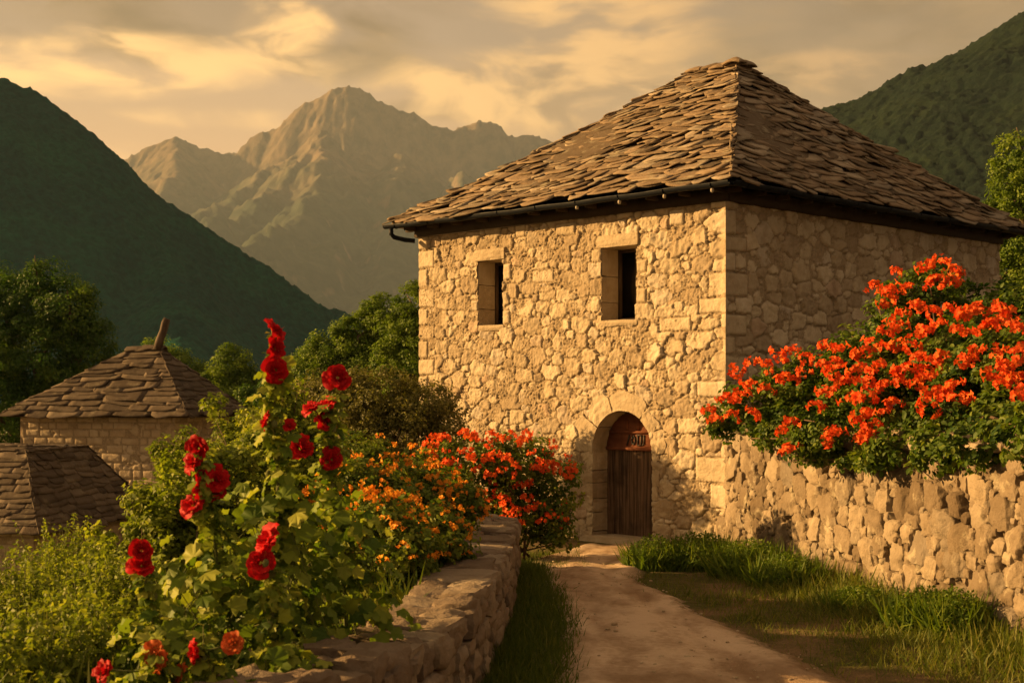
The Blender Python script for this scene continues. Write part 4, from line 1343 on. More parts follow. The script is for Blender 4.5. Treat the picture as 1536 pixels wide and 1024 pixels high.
def build_huts():
    # upper hut
    r, C = hut((-9.01, 38.0), 4.62, 3.3, -2.6, CAMZ - 0.60, 41, 'square stone hut with a pyramid slab roof and a leaning post on top')
    ez = CAMZ - 0.60; ov = 0.42
    def rp(a, b, z): return C + H1 * a + H2 * b + np.array([0, 0, z])
    e00, e10, e11, e01 = rp(-ov * 1.4, -ov, ez), rp(4.62 + ov, -ov, ez), rp(4.62 + ov, 3.3 + ov, ez), rp(-ov * 1.4, 3.3 + ov, ez)
    ra, rb = rp(1.35, 1.65, CAMZ + 1.30), rp(2.15, 1.65, CAMZ + 1.24)
    rf = MB()
    slab_roof(rf, [(e10, e00, ra, rb), (e00, e01, ra, ra + H1 * .001), (e01, e11, rb, ra), (e11, e10, rb, rb + H1 * .001)], 17, 0.20, 0.5, 1.5, 0.024, 0.02, 0.7)
    for i in range(4):
        V, Q = rock(0.42, 0.36, 0.07, 240 + i, 7, 0.5, 0.07)
        V = V - np.stack([V[:, 0] * 0, V[:, 0] * 0, 0.45 * np.abs(V[:, 1])], 1)
        rf.add(V @ np.array((H1, H2, (0, 0, 1))) + rp(1.35 + i * 0.26, 1.65, CAMZ + 1.32 - 0.02 * i + 0.03 * (i % 2)), Q, tint=0.4 + 0.1 * i)
    rf.build('roof', M['hut_slab'], r)
    ev = MB()
    ev.add(*box(rp(2.2, 1.65, ez - 0.01), 4.62 + 0.7, 3.3 + 0.6, 0.06, (H1, H2, (0, 0, 1))))
    ev.build('eaves', M['dark_wood'], r)
    lg = MB()
    p = rp(1.30, 1.5, CAMZ + 1.25)
    lg.add(*tube([p, p + [0.06, 0, 0.25], p + [0.16, 0, 0.5], p + [0.22, -0.02, 0.72], p + [0.27, -0.02, 0.84]], [0.125, 0.115, 0.11, 0.115, 0.095], 9))
    lg.build('post', M['log'], r)
    # lower hut
    r, C = hut((-10.1, 30.0), 6.0, 4.6, -4.2, CAMZ - 2.95, 57, 'low stone hut with a broad dark slab roof at the left edge')
    ez = CAMZ - 2.90; ov = 0.30; rz = CAMZ - 1.30
    def rp(a, b, z): return C + H1 * a + H2 * b + np.array([0, 0, z])
    e00, e10, e11, e01 = rp(-ov, -ov, ez), rp(6.0 + ov, -ov, ez), rp(6.0 + ov, 4.6 + ov, ez), rp(-ov, 4.6 + ov, ez)
    t00, t10, t11, t01 = rp(1.0, 1.3, rz), rp(5.0, 1.3, rz), rp(5.0, 3.8, rz + 0.04), rp(1.0, 3.8, rz + 0.04)
    rf = MB()
    slab_roof(rf, [(e10, e00, t00, t10), (e00, e01, t01, t00), (e01, e11, t11, t01), (e11, e10, t10, t11),
                   (t10, t00, rp(1.8, 2.55, rz + 0.07), rp(4.2, 2.55, rz + 0.07)), (t11 + [0, 0, -.0], t01, rp(1.8, 2.55, rz + 0.07), rp(4.2, 2.55, rz + 0.07)),
                   (t00, t01, rp(1.8, 2.55, rz + .07), rp(1.8, 2.54, rz + .07)), (t10, t11, rp(4.2, 2.55, rz + .07), rp(4.2, 2.54, rz + .07))], 23, 0.16, 0.35, 0.9, 0.018, 0.03, 0.55)
    rf.build('roof', M['hut_slab'], r)
    ev = MB()
    ev.add(*box(rp(3.0, 2.3, ez - 0.01), 6.0 + 0.45, 4.6 + 0.45, 0.05, (H1, H2, (0, 0, 1))))
    ev.build('eaves', M['dark_wood'], r)

build_huts()

# ------------------------------------------------------------------ plants

def clump_points(rng, ells, n, shell=0.55, zmin=None):
    """points in a set of ellipsoids (cx,cy,cz,rx,ry,rz), gathered in small clumps; returns pos and outward normals"""
    vol = np.array([(e[3] * e[4] * e[5]) ** 0.75 for e in ells]); pr = vol / vol.sum()
    pick = rng.choice(len(ells), n, p=pr)
    E = np.array(ells)[pick]
    d = rng.normal(size=(n, 3)); d /= np.linalg.norm(d, axis=1)[:, None]
    r = rng.uniform(shell ** 3, 1, n) ** (1 / 3)
    pos = E[:, :3] + d * r[:, None] * E[:, 3:6]
    return pos, d


def clumped(rng, ells, nclump, per, cr, shell=0.6, flat=0.7):
    c, d = clump_points(rng, ells, nclump, shell)
    sz = rng.uniform(0.6, 1.35, nclump) * cr
    p = np.repeat(c, per, 0); dd = np.repeat(d, per, 0); ss = np.repeat(sz, per)
    g = rng.normal(size=p.shape); g /= np.linalg.norm(g, axis=1)[:, None]
    g *= rng.uniform(0.25, 1, len(g))[:, None] ** 0.6
    g[:, 2] *= flat
    p = p + g * ss[:, None]
    t = np.repeat(rng.normal(0, 0.16, nclump), per)
    nrm = dd * 0.5 + g * 0.6 + np.array([0, 0, 0.55]) + rng.normal(size=p.shape) * 0.45
    return p, nrm, t


def tree(name, base, ells, nclump, per, cr, lsz, mat, label, group, seed, trunk_r=0.3, shell=0.55):
    root = empty(name, base, label, 'tree', group)
    rng = np.random.default_rng(seed)
    base = np.array(base, float)
    E = [tuple(np.array(e[:3]) + base) + tuple(e[3:]) for e in ells]
    mb = MB()
    top = max(e[2] for e in E)
    ct = np.array([np.mean([e[0] for e in E]), np.mean([e[1] for e in E]), 0])
    h = top - base[2]
    pts = [base + (0, 0, -0.3)]
    for i in range(1, 5):
        f = i / 4
        pts.append(np.array([base[0] + (ct[0] - base[0]) * f + 0.03 * h * math.sin(i * 2 + seed), base[1] + (ct[1] - base[1]) * f, base[2] + h * 0.8 * f]))
    mb.add(*tube(pts, np.linspace(trunk_r, trunk_r * 0.4, 5), 8))
    for e in E:
        a = pts[2 + int(rng.integers(0, 2))]; b = np.array(e[:3])
        mid = (a + b) / 2 + rng.normal(size=3) * 0.08 * h + (0, 0, 0.04 * h)
        mb.add(*tube([a, mid, b, b + (b - mid) * 0.5], [trunk_r * 0.45, trunk_r * 0.3, trunk_r * 0.15, trunk_r * 0.05], 6))
    mb.build('trunk', M['bark'], root, True)
    p, n, t = clumped(rng, E, nclump, per, cr, shell)
    cb = MB()
    scatter(cb, LEAF, p, frames(n, rng), rng.uniform(0.7, 1.3, len(p)) * lsz, np.clip(rng.normal(0.45, 0.2, len(p)) + t, 0, 1))
    cb.build('crown', mat, root)
    return root


def build_trees():
    g = 'trees beyond the huts and house'
    def b(px, Y): 
        x = (px - 768) / F * Y
        return (x, Y, gz1(x, Y))
    def ells_for(base, tops, Y):
        """(px, py of the centre, radius across, radius up, dy) measured at depth Y"""
        out = []
        for px, py, rx, rz, dy in tops:
            p = at(px, py, Y + dy)
            out.append((p.x - base[0], p.y - base[1], p.z - base[2], rx, rx * 0.9, rz))
        return out
    bb = b(40, 66)
    tree('broadleaf_tree', bb, ells_for(bb, [(60, 452, 1.9, 1.9, 0), (105, 470, 1.6, 1.8, -1), (5, 465, 2.2, 2.0, 1), (125, 530, 1.6, 2.2, 0), (50, 550, 2.6, 2.6, -1), (-60, 500, 2.6, 2.8, 0), (-20, 600, 2.5, 2.6, -2), (80, 610, 2.4, 2.4, 0), (135, 590, 1.2, 1.6, 1)], 66), 800, 130, 0.50, 0.14,
         M['leaf_tree_dark'], 'big dark green round tree at the left edge behind the huts', g, 1, 0.45, 0.4)
    bb = b(255, 95)
    tree('broadleaf_tree', bb, ells_for(bb, [(240, 545, 1.4, 1.6, 0), (270, 560, 1.7, 1.7, 0), (220, 575, 1.5, 1.5, 0), (300, 585, 1.6, 1.6, 0)], 95), 220, 130, 0.5, 0.16,
         M['leaf_tree'], 'small green tree peeping over the right slope of the upper hut roof', g, 2, 0.3)
    bb = b(350, 90)
    tree('broadleaf_tree', bb, ells_for(bb, [(350, 550, 1.3, 1.5, 0), (330, 585, 1.5, 1.6, 0), (372, 590, 1.5, 1.6, 0), (350, 620, 1.8, 1.8, 0)], 90), 220, 130, 0.45, 0.16,
         M['leaf_tree'], 'yellow green rounded tree left of the tall red hollyhock below the hills', g, 3, 0.3)
    bb = b(440, 80)
    tree('broadleaf_tree', bb, ells_for(bb, [(430, 585, 1.5, 1.5, 0), (470, 560, 1.5, 1.6, 0), (400, 605, 1.6, 1.5, 0), (450, 620, 1.9, 1.6, 0)], 80), 240, 130, 0.45, 0.15,
         M['leaf_tree_dark'], 'dark low tree between the tall hollyhock and the trees beside the house', g, 4, 0.3)
    bb = b(545, 52)
    tree('broadleaf_tree', bb, ells_for(bb, [(575, 480, 0.9, 0.9, 0), (540, 505, 1.1, 1.1, 0), (600, 515, 1.1, 1.2, 0), (505, 530, 1.1, 1.0, 0), (560, 555, 1.6, 1.3, 0), (480, 560, 1.1, 1.0, 0), (600, 580, 1.4, 1.3, 0)], 52), 520, 130, 0.32, 0.095,
         M['leaf_tree'], 'bushy yellow green tree left of the house wall, its crown stepping down to the left', g, 5, 0.25)
    bb = b(632, 44)
    tree('broadleaf_tree', bb, ells_for(bb, [(622, 465, 0.75, 0.95, 0), (600, 495, 0.8, 0.9, 0), (640, 510, 1.1, 1.2, 0), (615, 555, 1.2, 1.2, 0)], 44), 340, 130, 0.27, 0.085,
         M['leaf_tree'], 'green tree rising right against the left edge of the house wall', g, 6, 0.22)
    bb = b(1555, 36)
    tree('broadleaf_tree', bb, ells_for(bb, [(1535, 235, 0.75, 0.75, 0), (1515, 285, 0.65, 0.8, 0), (1560, 280, 1.0, 1.0, 0), (1550, 350, 1.3, 1.2, 0), (1530, 410, 1.0, 1.0, 0), (1580, 420, 1.4, 1.4, 0), (1535, 480, 1.1, 1.1, 0)], 36), 480, 140, 0.27, 0.080,
         M['leaf_tree'], 'green tree behind the right corner of the house', g, 7, 0.25)

build_trees()


def branches(rng, base, ells, r=0.02, n_per=1):
    mb = MB()
    base = np.array(base, float)
    for e in ells:
        c = np.array(e[:3])
        for _ in range(n_per):
            tgt = c + rng.normal(size=3) * np.array(e[3:6]) * 0.5
            b0 = base + rng.normal(size=3) * (0.12, 0.12, 0)
            mid = (b0 + tgt) / 2 + rng.normal(size=3) * 0.12
            mb.add(*tube([b0, mid, tgt], [r, r * 0.7, r * 0.25], 5))
    return mb


def trumpet(rng):
    """one five-petalled trumpet flower: V, Q, T, edge"""
    V = [(0, 0, -0.5)]; e = [0.0]
    T = []; Q = []
    n = 5
    for i in range(n):
        a = i / n * 2 * math.pi
        V.append((0.13 * math.cos(a), 0.13 * math.sin(a), 0)); e.append(0.3)
    for i in range(n): T.append((0, 1 + i, 1 + (i + 1) % n))
    for i in range(n):
        a0 = i / n * 2 * math.pi; a1 = (i + 1) / n * 2 * math.pi; am = (a0 + a1) / 2
        k = len(V)
        r = 0.5 * rng.uniform(0.85, 1.15)
        z = 0.10 + rng.uniform(-.12, .08)
        V += [(0.36 * math.cos(am - 0.5), 0.36 * math.sin(am - 0.5), 0.14), (r * math.cos(am), r * math.sin(am), z), (0.36 * math.cos(am + 0.5), 0.36 * math.sin(am + 0.5), 0.14)]
        e += [0.8, 1.0, 0.8]
        Q.append((1 + i, k, k + 1, k + 2)); T.append((1 + i, k + 2, 1 + (i + 1) % n))
    return np.array(V, float), np.array(Q), np.array(T), np.array(e)


def cluster_mesh(name, rng, nfl, rad, fs, mat, flat=0.75):
    mb = MB()
    n = nfl
    d = rng.normal(size=(n, 3)); d[:, 2] = np.abs(d[:, 2]) * 0.9 - 0.2; d /= np.linalg.norm(d, axis=1)[:, None]
    p = d * rad * rng.uniform(0.45, 1.0, n)[:, None] * np.array([1.15, 1.15, flat])
    for i in range(n):
        V, Q, T, e = trumpet(rng)
        fr = frames(d[i:i + 1] + rng.normal(size=(1, 3)) * 0.3, rng)[0]
        s = fs * rng.uniform(0.75, 1.2)
        mb.add((V @ fr) * s + p[i], Q, T, tint=rng.random(), edge=e)
    return mb.data(name, mat)


def put_clusters(name, root, spots, meshes, rng, smin=0.8, smax=1.25):
    for i, p in enumerate(spots):
        o = link(name, meshes[i % len(meshes)], root)
        o.location = tuple(np.array(p, float) - np.array(root.location[:]))
        o.rotation_euler = (rng.normal(0, 0.35), rng.normal(0, 0.35), rng.uniform(0, 6.28))
        o.scale = (rng.uniform(smin, smax),) * 3


def leafy(name, base, ells, nclump, per, cr, lsz, mat, label, cat, seed, shell=0.5, tmpl=LEAF, tw=0.02, group=None, flat=0.8, twigs=2, tmean=0.45):
    root = empty(name, tuple(base), label, cat, group)
    rng = np.random.default_rng(seed)
    branches(rng, base, ells, tw, twigs).build('branches', M['twig'], root, True)
    p, n, t = clumped(rng, ells, nclump, per, cr, shell, flat)
    ok = p[:, 2] > base[2] - 0.3
    p, n, t = p[ok], n[ok], t[ok]
    mb = MB()
    scatter(mb, tmpl, p, frames(n, rng), rng.uniform(0.65, 1.35, len(p)) * lsz, np.clip(rng.normal(tmean, 0.2, len(p)) + t, 0, 1))
    mb.build('foliage', mat, root)
    return root, rng


def E_(px, py, Y, rx, ry, rz):
    p = at(px, py, Y)
    return (p.x, p.y, p.z, rx, ry, rz)


def build_vine():
    # the big trumpet vine spilling over the retaining wall
    ells = [E_(1400, 455, 17.6, 0.50, 0.6, 0.52), E_(1335, 470, 17.8, 0.35, 0.5, 0.38), E_(1130, 605, 18.6, 0.45, 0.5, 0.38), E_(1200, 575, 18.0, 0.50, 0.6, 0.42), E_(1290, 560, 17.2, 0.60, 0.8, 0.50),
            E_(1180, 640, 17.8, 0.45, 0.45, 0.30), E_(1260, 640, 16.7, 0.55, 0.6, 0.36), E_(1350, 600, 16.2, 0.60, 0.7, 0.50), E_(1350, 530, 16.8, 0.6, 0.7, 0.45),
            E_(1440, 540, 16.0, 0.65, 0.8, 0.55), E_(1440, 620, 15.2, 0.55, 0.6, 0.42), E_(1510, 560, 15.0, 0.60, 0.8, 0.60), E_(1530, 630, 14.2, 0.50, 0.6, 0.36),
            E_(1500, 480, 17.0, 0.55, 0.7, 0.50), E_(1370, 670, 15.2, 0.45, 0.4, 0.16), E_(1590, 560, 14.2, 0.6, 0.8, 0.6), E_(1085, 630, 19.0, 0.24, 0.3, 0.22), E_(1320, 690, 15.6, 0.28, 0.25, 0.14), E_(1150, 655, 18.0, 0.3, 0.3, 0.2), E_(1220, 670, 16.9, 0.34, 0.3, 0.2), E_(1420, 670, 14.4, 0.40, 0.35, 0.24), E_(1480, 665, 13.6, 0.42, 0.35, 0.24), E_(1545, 655, 12.8, 0.45, 0.4, 0.28), E_(1600, 640, 12.2, 0.5, 0.5, 0.4), E_(1390, 710, 14.6, 0.18, 0.16, 0.16), E_(1280, 695, 16.0, 0.22, 0.2, 0.12)]
    base = at(1400, 650, 16.6); base.z = 1.70
    root, rng = leafy('trumpet_vine', base, ells, 1250, 60, 0.13, 0.062, M['leaf_vine'], 'huge orange red flowering vine sprawling over the top of the right hand retaining wall', 'vine', 61, 0.45, LEAF6, 0.025)
    meshes = [cluster_mesh('flower_cluster', rng, n, 0.115, 0.085, M['orange_red_petal']) for n in (15, 18, 13, 20, 16)]
    spots = []
    hand = [(1345, 410), (1360, 435), (1335, 437), (1310, 430), (1390, 400), (1412, 392), (1425, 410), (1432, 428), (1405, 425), (1330, 450),
            (1355, 470), (1375, 462), (1345, 490), (1400, 470), (1330, 500), (1425, 462), (1450, 475), (1410, 488), (1470, 468), (1490, 485), (1520, 490), (1385, 500), (1440, 500), (1480, 495), (1505, 470),
            (1128, 545), (1150, 552), (1105, 560), (1168, 535), (1190, 528), (1210, 540), (1240, 518), (1260, 525), (1180, 570), (1205, 560), (1230, 545), (1255, 545),
            (1110, 597), (1090, 600), (1150, 585), (1065, 615), (1125, 578), (1075, 632), (1130, 622), (1100, 625),
            (1240, 590), (1262, 575), (1285, 560), (1300, 575), (1275, 600), (1300, 600), (1250, 560), (1315, 555), (1325, 580), (1290, 535), (1310, 520), (1340, 520), (1365, 520), (1225, 610),
            (1295, 625), (1310, 640), (1300, 655), (1325, 620), (1340, 605), (1185, 637), (1175, 645), (1245, 660), (1255, 650), (1185, 675),
            (1400, 590), (1420, 595), (1385, 575), (1400, 560), (1430, 580), (1440, 600), (1395, 610), (1410, 540), (1450, 545), (1380, 540),
            (1495, 560), (1510, 550), (1520, 570), (1505, 575), (1530, 535), (1490, 530), (1540, 590), (1360, 560), (1350, 575), (1460, 530)]
    Ea = np.array(ells)
    for px, py in hand:
        # nearest surface of the foliage along this sight line, then sit on it
        best = None
        o = np.array([0, 0, CAMZ]); v = np.array([(px - 768) / F, 1, (HOR - py) / F])
        for e in Ea:
            oc = (o - e[:3]) / (e[3:6] * 1.12); dv = v / (e[3:6] * 1.12)
            A = dv @ dv; B = 2 * oc @ dv; Cc = oc @ oc - 1
            disc = B * B - 4 * A * Cc
            if disc > 0:
                tt = (-B - math.sqrt(disc)) / (2 * A)
                if best is None or tt < best: best = tt
        if best is None:
            i = np.argmin(np.hypot(Ea[:, 0] / Ea[:, 1] - v[0], (Ea[:, 2] - CAMZ) / Ea[:, 1] - v[2])); best = Ea[i, 1]
        spots.append(o + v * best)
    put_clusters('flower_cluster', root, spots[:98], meshes, rng, 0.85, 1.35)


def surf_spots(rng, ells, n, up=0.0, front=0.0, scale=1.08):
    """points on the outside of the union of ellipsoids, on the upper and camera side"""
    out = []
    Ea = np.array(ells)
    tries = 0
    while len(out) < n and tries < 20000:
        tries += 1
        e = Ea[rng.integers(len(Ea))]
        d = rng.normal(size=3); d /= np.linalg.norm(d)
        if d[2] < up or -d[1] < front: continue
        p = e[:3] + d * e[3:6] * scale
        q = ((p - Ea[:, :3]) / Ea[:, 3:6]); inside = (q * q).sum(1) < 0.85
        if inside.any(): continue
        if out and min(np.linalg.norm(np.array(out) - p, axis=1)) < 0.10: continue
        out.append(p)
    return out


def build_shrubs():
    # orange red shrub in front of the facade
    ells = [E_(700, 690, 19.6, 0.55, 0.6, 0.32), E_(770, 690, 19.4, 0.50, 0.6, 0.36), E_(830, 730, 19.6, 0.36, 0.5, 0.50), E_(780, 760, 19.6, 0.60, 0.6, 0.50), E_(720, 760, 19.8, 0.6, 0.6, 0.5), E_(830, 790, 19.6, 0.36, 0.45, 0.32), E_(660, 700, 19.8, 0.34, 0.5, 0.26)]
    base = at(770, 790, 19.7); base.z = gz1(base.x, base.y)
    root, rng = leafy('flowering_shrub', base, ells, 360, 46, 0.15, 0.058, M['leaf_bed'], 'rounded shrub with red orange flower heads against the house beside the arched door', 'shrub', 71, 0.5, LEAF6, 0.02)
    meshes = [cluster_mesh('flower_cluster', rng, n, 0.10, 0.075, M['orange_red_petal']) for n in (11, 14, 9)]
    top = [E_(700, 685, 19.5, 0.58, 0.6, 0.32), E_(775, 690, 19.3, 0.52, 0.6, 0.36), E_(825, 700, 19.5, 0.30, 0.5, 0.30), E_(660, 695, 19.7, 0.34, 0.5, 0.26)]
    put_clusters('flower_cluster', root, surf_spots(rng, top + ells[3:5], 92, -0.45, 0.0), meshes, rng, 0.6, 1.25)
    # the brownish shrub left of the house
    ells = [E_(560, 600, 23, 0.85, 0.8, 0.55), E_(630, 610, 23, 0.6, 0.7, 0.40), E_(500, 600, 23.4, 0.6, 0.7, 0.48), E_(600, 650, 23, 0.9, 0.8, 0.5), E_(520, 660, 23, 0.8, 0.8, 0.5), E_(665, 640, 23.2, 0.45, 0.6, 0.42), E_(470, 585, 23.6, 0.4, 0.5, 0.36), E_(450, 640, 23.6, 0.6, 0.6, 0.6)]
    base = at(570, 700, 23.2); base.z = gz1(base.x, base.y)
    leafy('bush', base, ells, 620, 70, 0.16, 0.055, M['leaf_brown'], 'brownish green bush with fine leaves against the left end of the house wall', 'bush', 73, 0.5, LEAF, 0.025, tmean=0.4)
    # bed of orange flowers behind the garden wall
    spec = [((545, 735), 13.5, 0.42, 0.30, 'pale orange wallflower bush tucked behind the dark leaves of the hollyhocks'),
            ((600, 735), 15.2, 0.46, 0.34, 'orange wallflower bush in the middle of the flower bed, below the brownish bush'),
            ((660, 745), 15.6, 0.42, 0.32, 'orange wallflower bush next to the far end of the garden wall'),
            ((570, 800), 12.0, 0.40, 0.34, 'shaded orange wallflower bush low beside the capstones and hollyhock leaves'),
            ((640, 800), 12.8, 0.36, 0.30, 'orange wallflower bush leaning over the capstones of the garden wall'),
            ((530, 690), 17.0, 0.50, 0.32, 'sparse yellow green wallflower bush behind the tall red hollyhocks'),
            ((600, 700), 18.0, 0.50, 0.26, 'far orange wallflower bush just below the brownish bush')]
    for i, ((px, py), Y, rx, rz, lab) in enumerate(spec):
        c = at(px, py, Y)
        ells = [(c.x, c.y, c.z, rx, rx, rz), (c.x - rx * 0.5, c.y + 0.2, c.z - 0.15, rx * 0.8, rx, rz), (c.x + rx * 0.5, c.y - 0.1, c.z - 0.12, rx * 0.7, rx, rz * 0.9), (c.x, c.y, c.z - 0.4, rx, rx, rz)]
        base = Vector((c.x, c.y, min(gz1(c.x, c.y), c.z - 0.4)))
        root, rng = leafy('wallflower_bush', base, ells, 230, 44, 0.10, 0.048, M['leaf_bed'], lab, 'flowers', 80 + i, 0.4, LEAF6, 0.010, 'orange wallflower bushes behind the garden wall', tmean=0.5)
        meshes = [cluster_mesh('flower_cluster', rng, n, 0.06, 0.05, M['orange_petal']) for n in (7, 9, 6)]
        n = 34 if i not in (5,) else 14
        put_clusters('flower_cluster', root, surf_spots(rng, ells[:3], n, -0.3, 0.0, 1.12), meshes, rng, 0.6, 1.3)
    # green shrubs and tall weeds behind the hollyhocks, left
    spec = [((295, 745), 17.0, 0.36, 0.55, 'tall loose pale green shrub between the upper hut and the red hollyhocks'),
            ((375, 690), 18.5, 0.45, 0.50, 'green leafy shrub right of the upper hut wall behind the hollyhocks'),
            ((310, 790), 13.0, 0.42, 0.46, 'bright green leafy bush behind the red flower spike nearest the huts'),
            ((245, 830), 13.0, 0.34, 0.26, 'yellow green bush low down right of the lower hut'),
            ((420, 690), 15.0, 0.55, 0.55, 'green bush filling the gap behind the two tallest hollyhocks')]
    for i, ((px, py), Y, rx, rz, lab) in enumerate(spec):
        c = at(px, py, Y)
        g_ = gz1(c.x, c.y)
        ells = [(c.x, c.y, c.z, rx, rx, rz), (c.x - rx * 0.5, c.y, c.z - rz * 0.5, rx * 0.8, rx, rz), (c.x + rx * 0.6, c.y, c.z - rz * 0.5, rx * 0.8, rx, rz), (c.x, c.y, c.z - rz * 1.0, rx * 1.3, rx, rz),
                (c.x + rx * .2, c.y, c.z + rz * 0.75, rx * 0.4, rx * .4, rz * 0.5)]
        rs = np.random.default_rng(500 + i)
        for _ in range(9):
            ells.append((c.x + rs.normal(0, rx * 0.75), c.y + rs.normal(0, 0.3), c.z + rz * rs.uniform(0.2, 1.25), 0.10, 0.10, rs.uniform(0.16, 0.34)))
        leafy('green_shrub', (c.x, c.y, g_), ells, 380, 60, 0.13, 0.052, M['leaf_herb'], lab, 'shrub', 100 + i, 0.4, LEAF6, 0.012, 'green shrubs behind the hollyhocks', tmean=0.5)
    # low feathery herbs at the bottom left
    rng0 = np.random.default_rng(5)
    names = ['feathery green herb clump in the bottom left corner', 'feathery herb clump left of the lowest orange hollyhock bloom', 'bushy herb clump under the lower hut wall at the left edge',
             'herb clump in front of the lower hut corner', 'herb clump left of the small two bloom hollyhock', 'herb clump just below the shaded wall of the lower hut']
    spec = [((40, 960), 7.6, 0.40), ((140, 930), 8.2, 0.38), ((30, 850), 11.0, 0.55), ((110, 850), 11.5, 0.45), ((170, 860), 10.0, 0.42), ((100, 800), 15.5, 0.5)]
    for i, ((px, py), Y, rx) in enumerate(spec):
        c = at(px, py, Y)
        g_ = gz1(c.x, c.y)
        root = empty('herb_clump', (c.x, c.y, g_), names[i], 'plant', 'feathery herbs below the huts')
        rng = np.random.default_rng(120 + i)
        st = MB(); lf = MB()
        ns = 90
        a = rng.uniform(0, 6.28, ns); r = rx * np.sqrt(rng.random(ns))
        bx, by = c.x + r * np.cos(a), c.y + r * np.sin(a)
        hgt = (c.z - g_ + 0.15) * rng.uniform(0.6, 1.12, ns) * (1 - 0.25 * (r / rx) ** 2)
        P = []; N = []
        for j in range(ns):
            ln = rng.normal(size=2) * 0.14
            pts = [np.array([bx[j], by[j], g_ - 0.05]), np.array([bx[j] + ln[0] * 0.4, by[j] + ln[1] * 0.4, g_ + hgt[j] * 0.55]), np.array([bx[j] + ln[0], by[j] + ln[1], g_ + hgt[j]])]
            st.add(*tube(pts, [0.005, 0.004, 0.002], 4, False)[:2])
            nl = 46
            f = rng.uniform(0.25, 1.03, nl)[:, None]
            q = pts[0] * (1 - f) ** 2 + 2 * pts[1] * f * (1 - f) + pts[2] * f ** 2
            d = rng.normal(size=(nl, 3)) * (1, 1, 0.5); d /= np.linalg.norm(d, axis=1)[:, None]
            P.append(q + d * 0.05 * rng.uniform(0.2, 1.2, nl)[:, None] * (1.25 - f)); N.append(d + (0, 0, 0.8))
        P = np.concatenate(P); N = np.concatenate(N)
        scatter(lf, LEAF, P, frames(N, rng), rng.uniform(0.6, 1.3, len(P)) * 0.042, np.clip(rng.normal(0.5, 0.22, len(P)), 0, 1))
        st.build('stems', M['stem'], root)
        lf.build('foliage', M['leaf_herb'], root)


def rose_mesh(name, rng, mat, dia=1.0, open_=1.0):
    """a double ruffled bloom about `dia` across, opening towards +z"""
    mb = MB()
    rings = [(6, 0.50, 0.55, 0.10), (6, 0.42, 0.85, 0.16), (5, 0.32, 1.15, 0.20), (4, 0.20, 1.40, 0.24)]
    nu, nv = 6, 5
    for ri, (n, rad0, tilt, z0) in enumerate(rings):
        ph = rng.uniform(0, 6.28)
        for i in range(n):
            a = ph + i / n * 2 * math.pi + rng.normal(0, 0.12)
            gu, gv = np.meshgrid(np.linspace(-1, 1, nu), np.linspace(0, 1, nv))
            rad = rad0 * rng.uniform(0.78, 1.25)
            wd = rad * 0.72 * np.sin(np.clip(gv * 0.75 + 0.22, 0, 1) * math.pi * 0.62) * (1 - 0.25 * gv ** 6)
            x = gu * wd
            tl = tilt * rng.uniform(0.6, 1.3) * open_
            # profile: rises then rolls outwards
            ang = tl + (1.1 if ri < 2 else 0.5) * -gv ** 2 * 0.8
            ln = rad * 1.05
            dy = np.cumsum(np.cos(ang), 0) / nv * ln; dz = np.cumsum(np.sin(ang), 0) / nv * ln
            ruf = 0.08 * np.sin(gu * 5 + rng.uniform(0, 6)) * gv ** 2 + 0.03 * rng.normal(size=gu.shape) * gv
            y = 0.03 + dy - 0.10 * gu ** 2 * rad; z = z0 * 0.3 + dz + ruf + 0.14 * gu ** 2 * rad * (1 - gv * 0.3)
            X = x * math.cos(a) - y * math.sin(a); Y = x * math.sin(a) + y * math.cos(a)
            V = np.stack([X, Y, z], -1).reshape(-1, 3) * dia
            mb.add(V, grid_quads(nu, nv), tint=np.clip(rng.normal(0.5, 0.3), 0, 1), edge=np.clip(gv * 1.1, 0, 1).ravel() if ri < 1 else np.clip(0.35 + gv, 0, 1).ravel())
    return mb.data(name, mat, None, True)


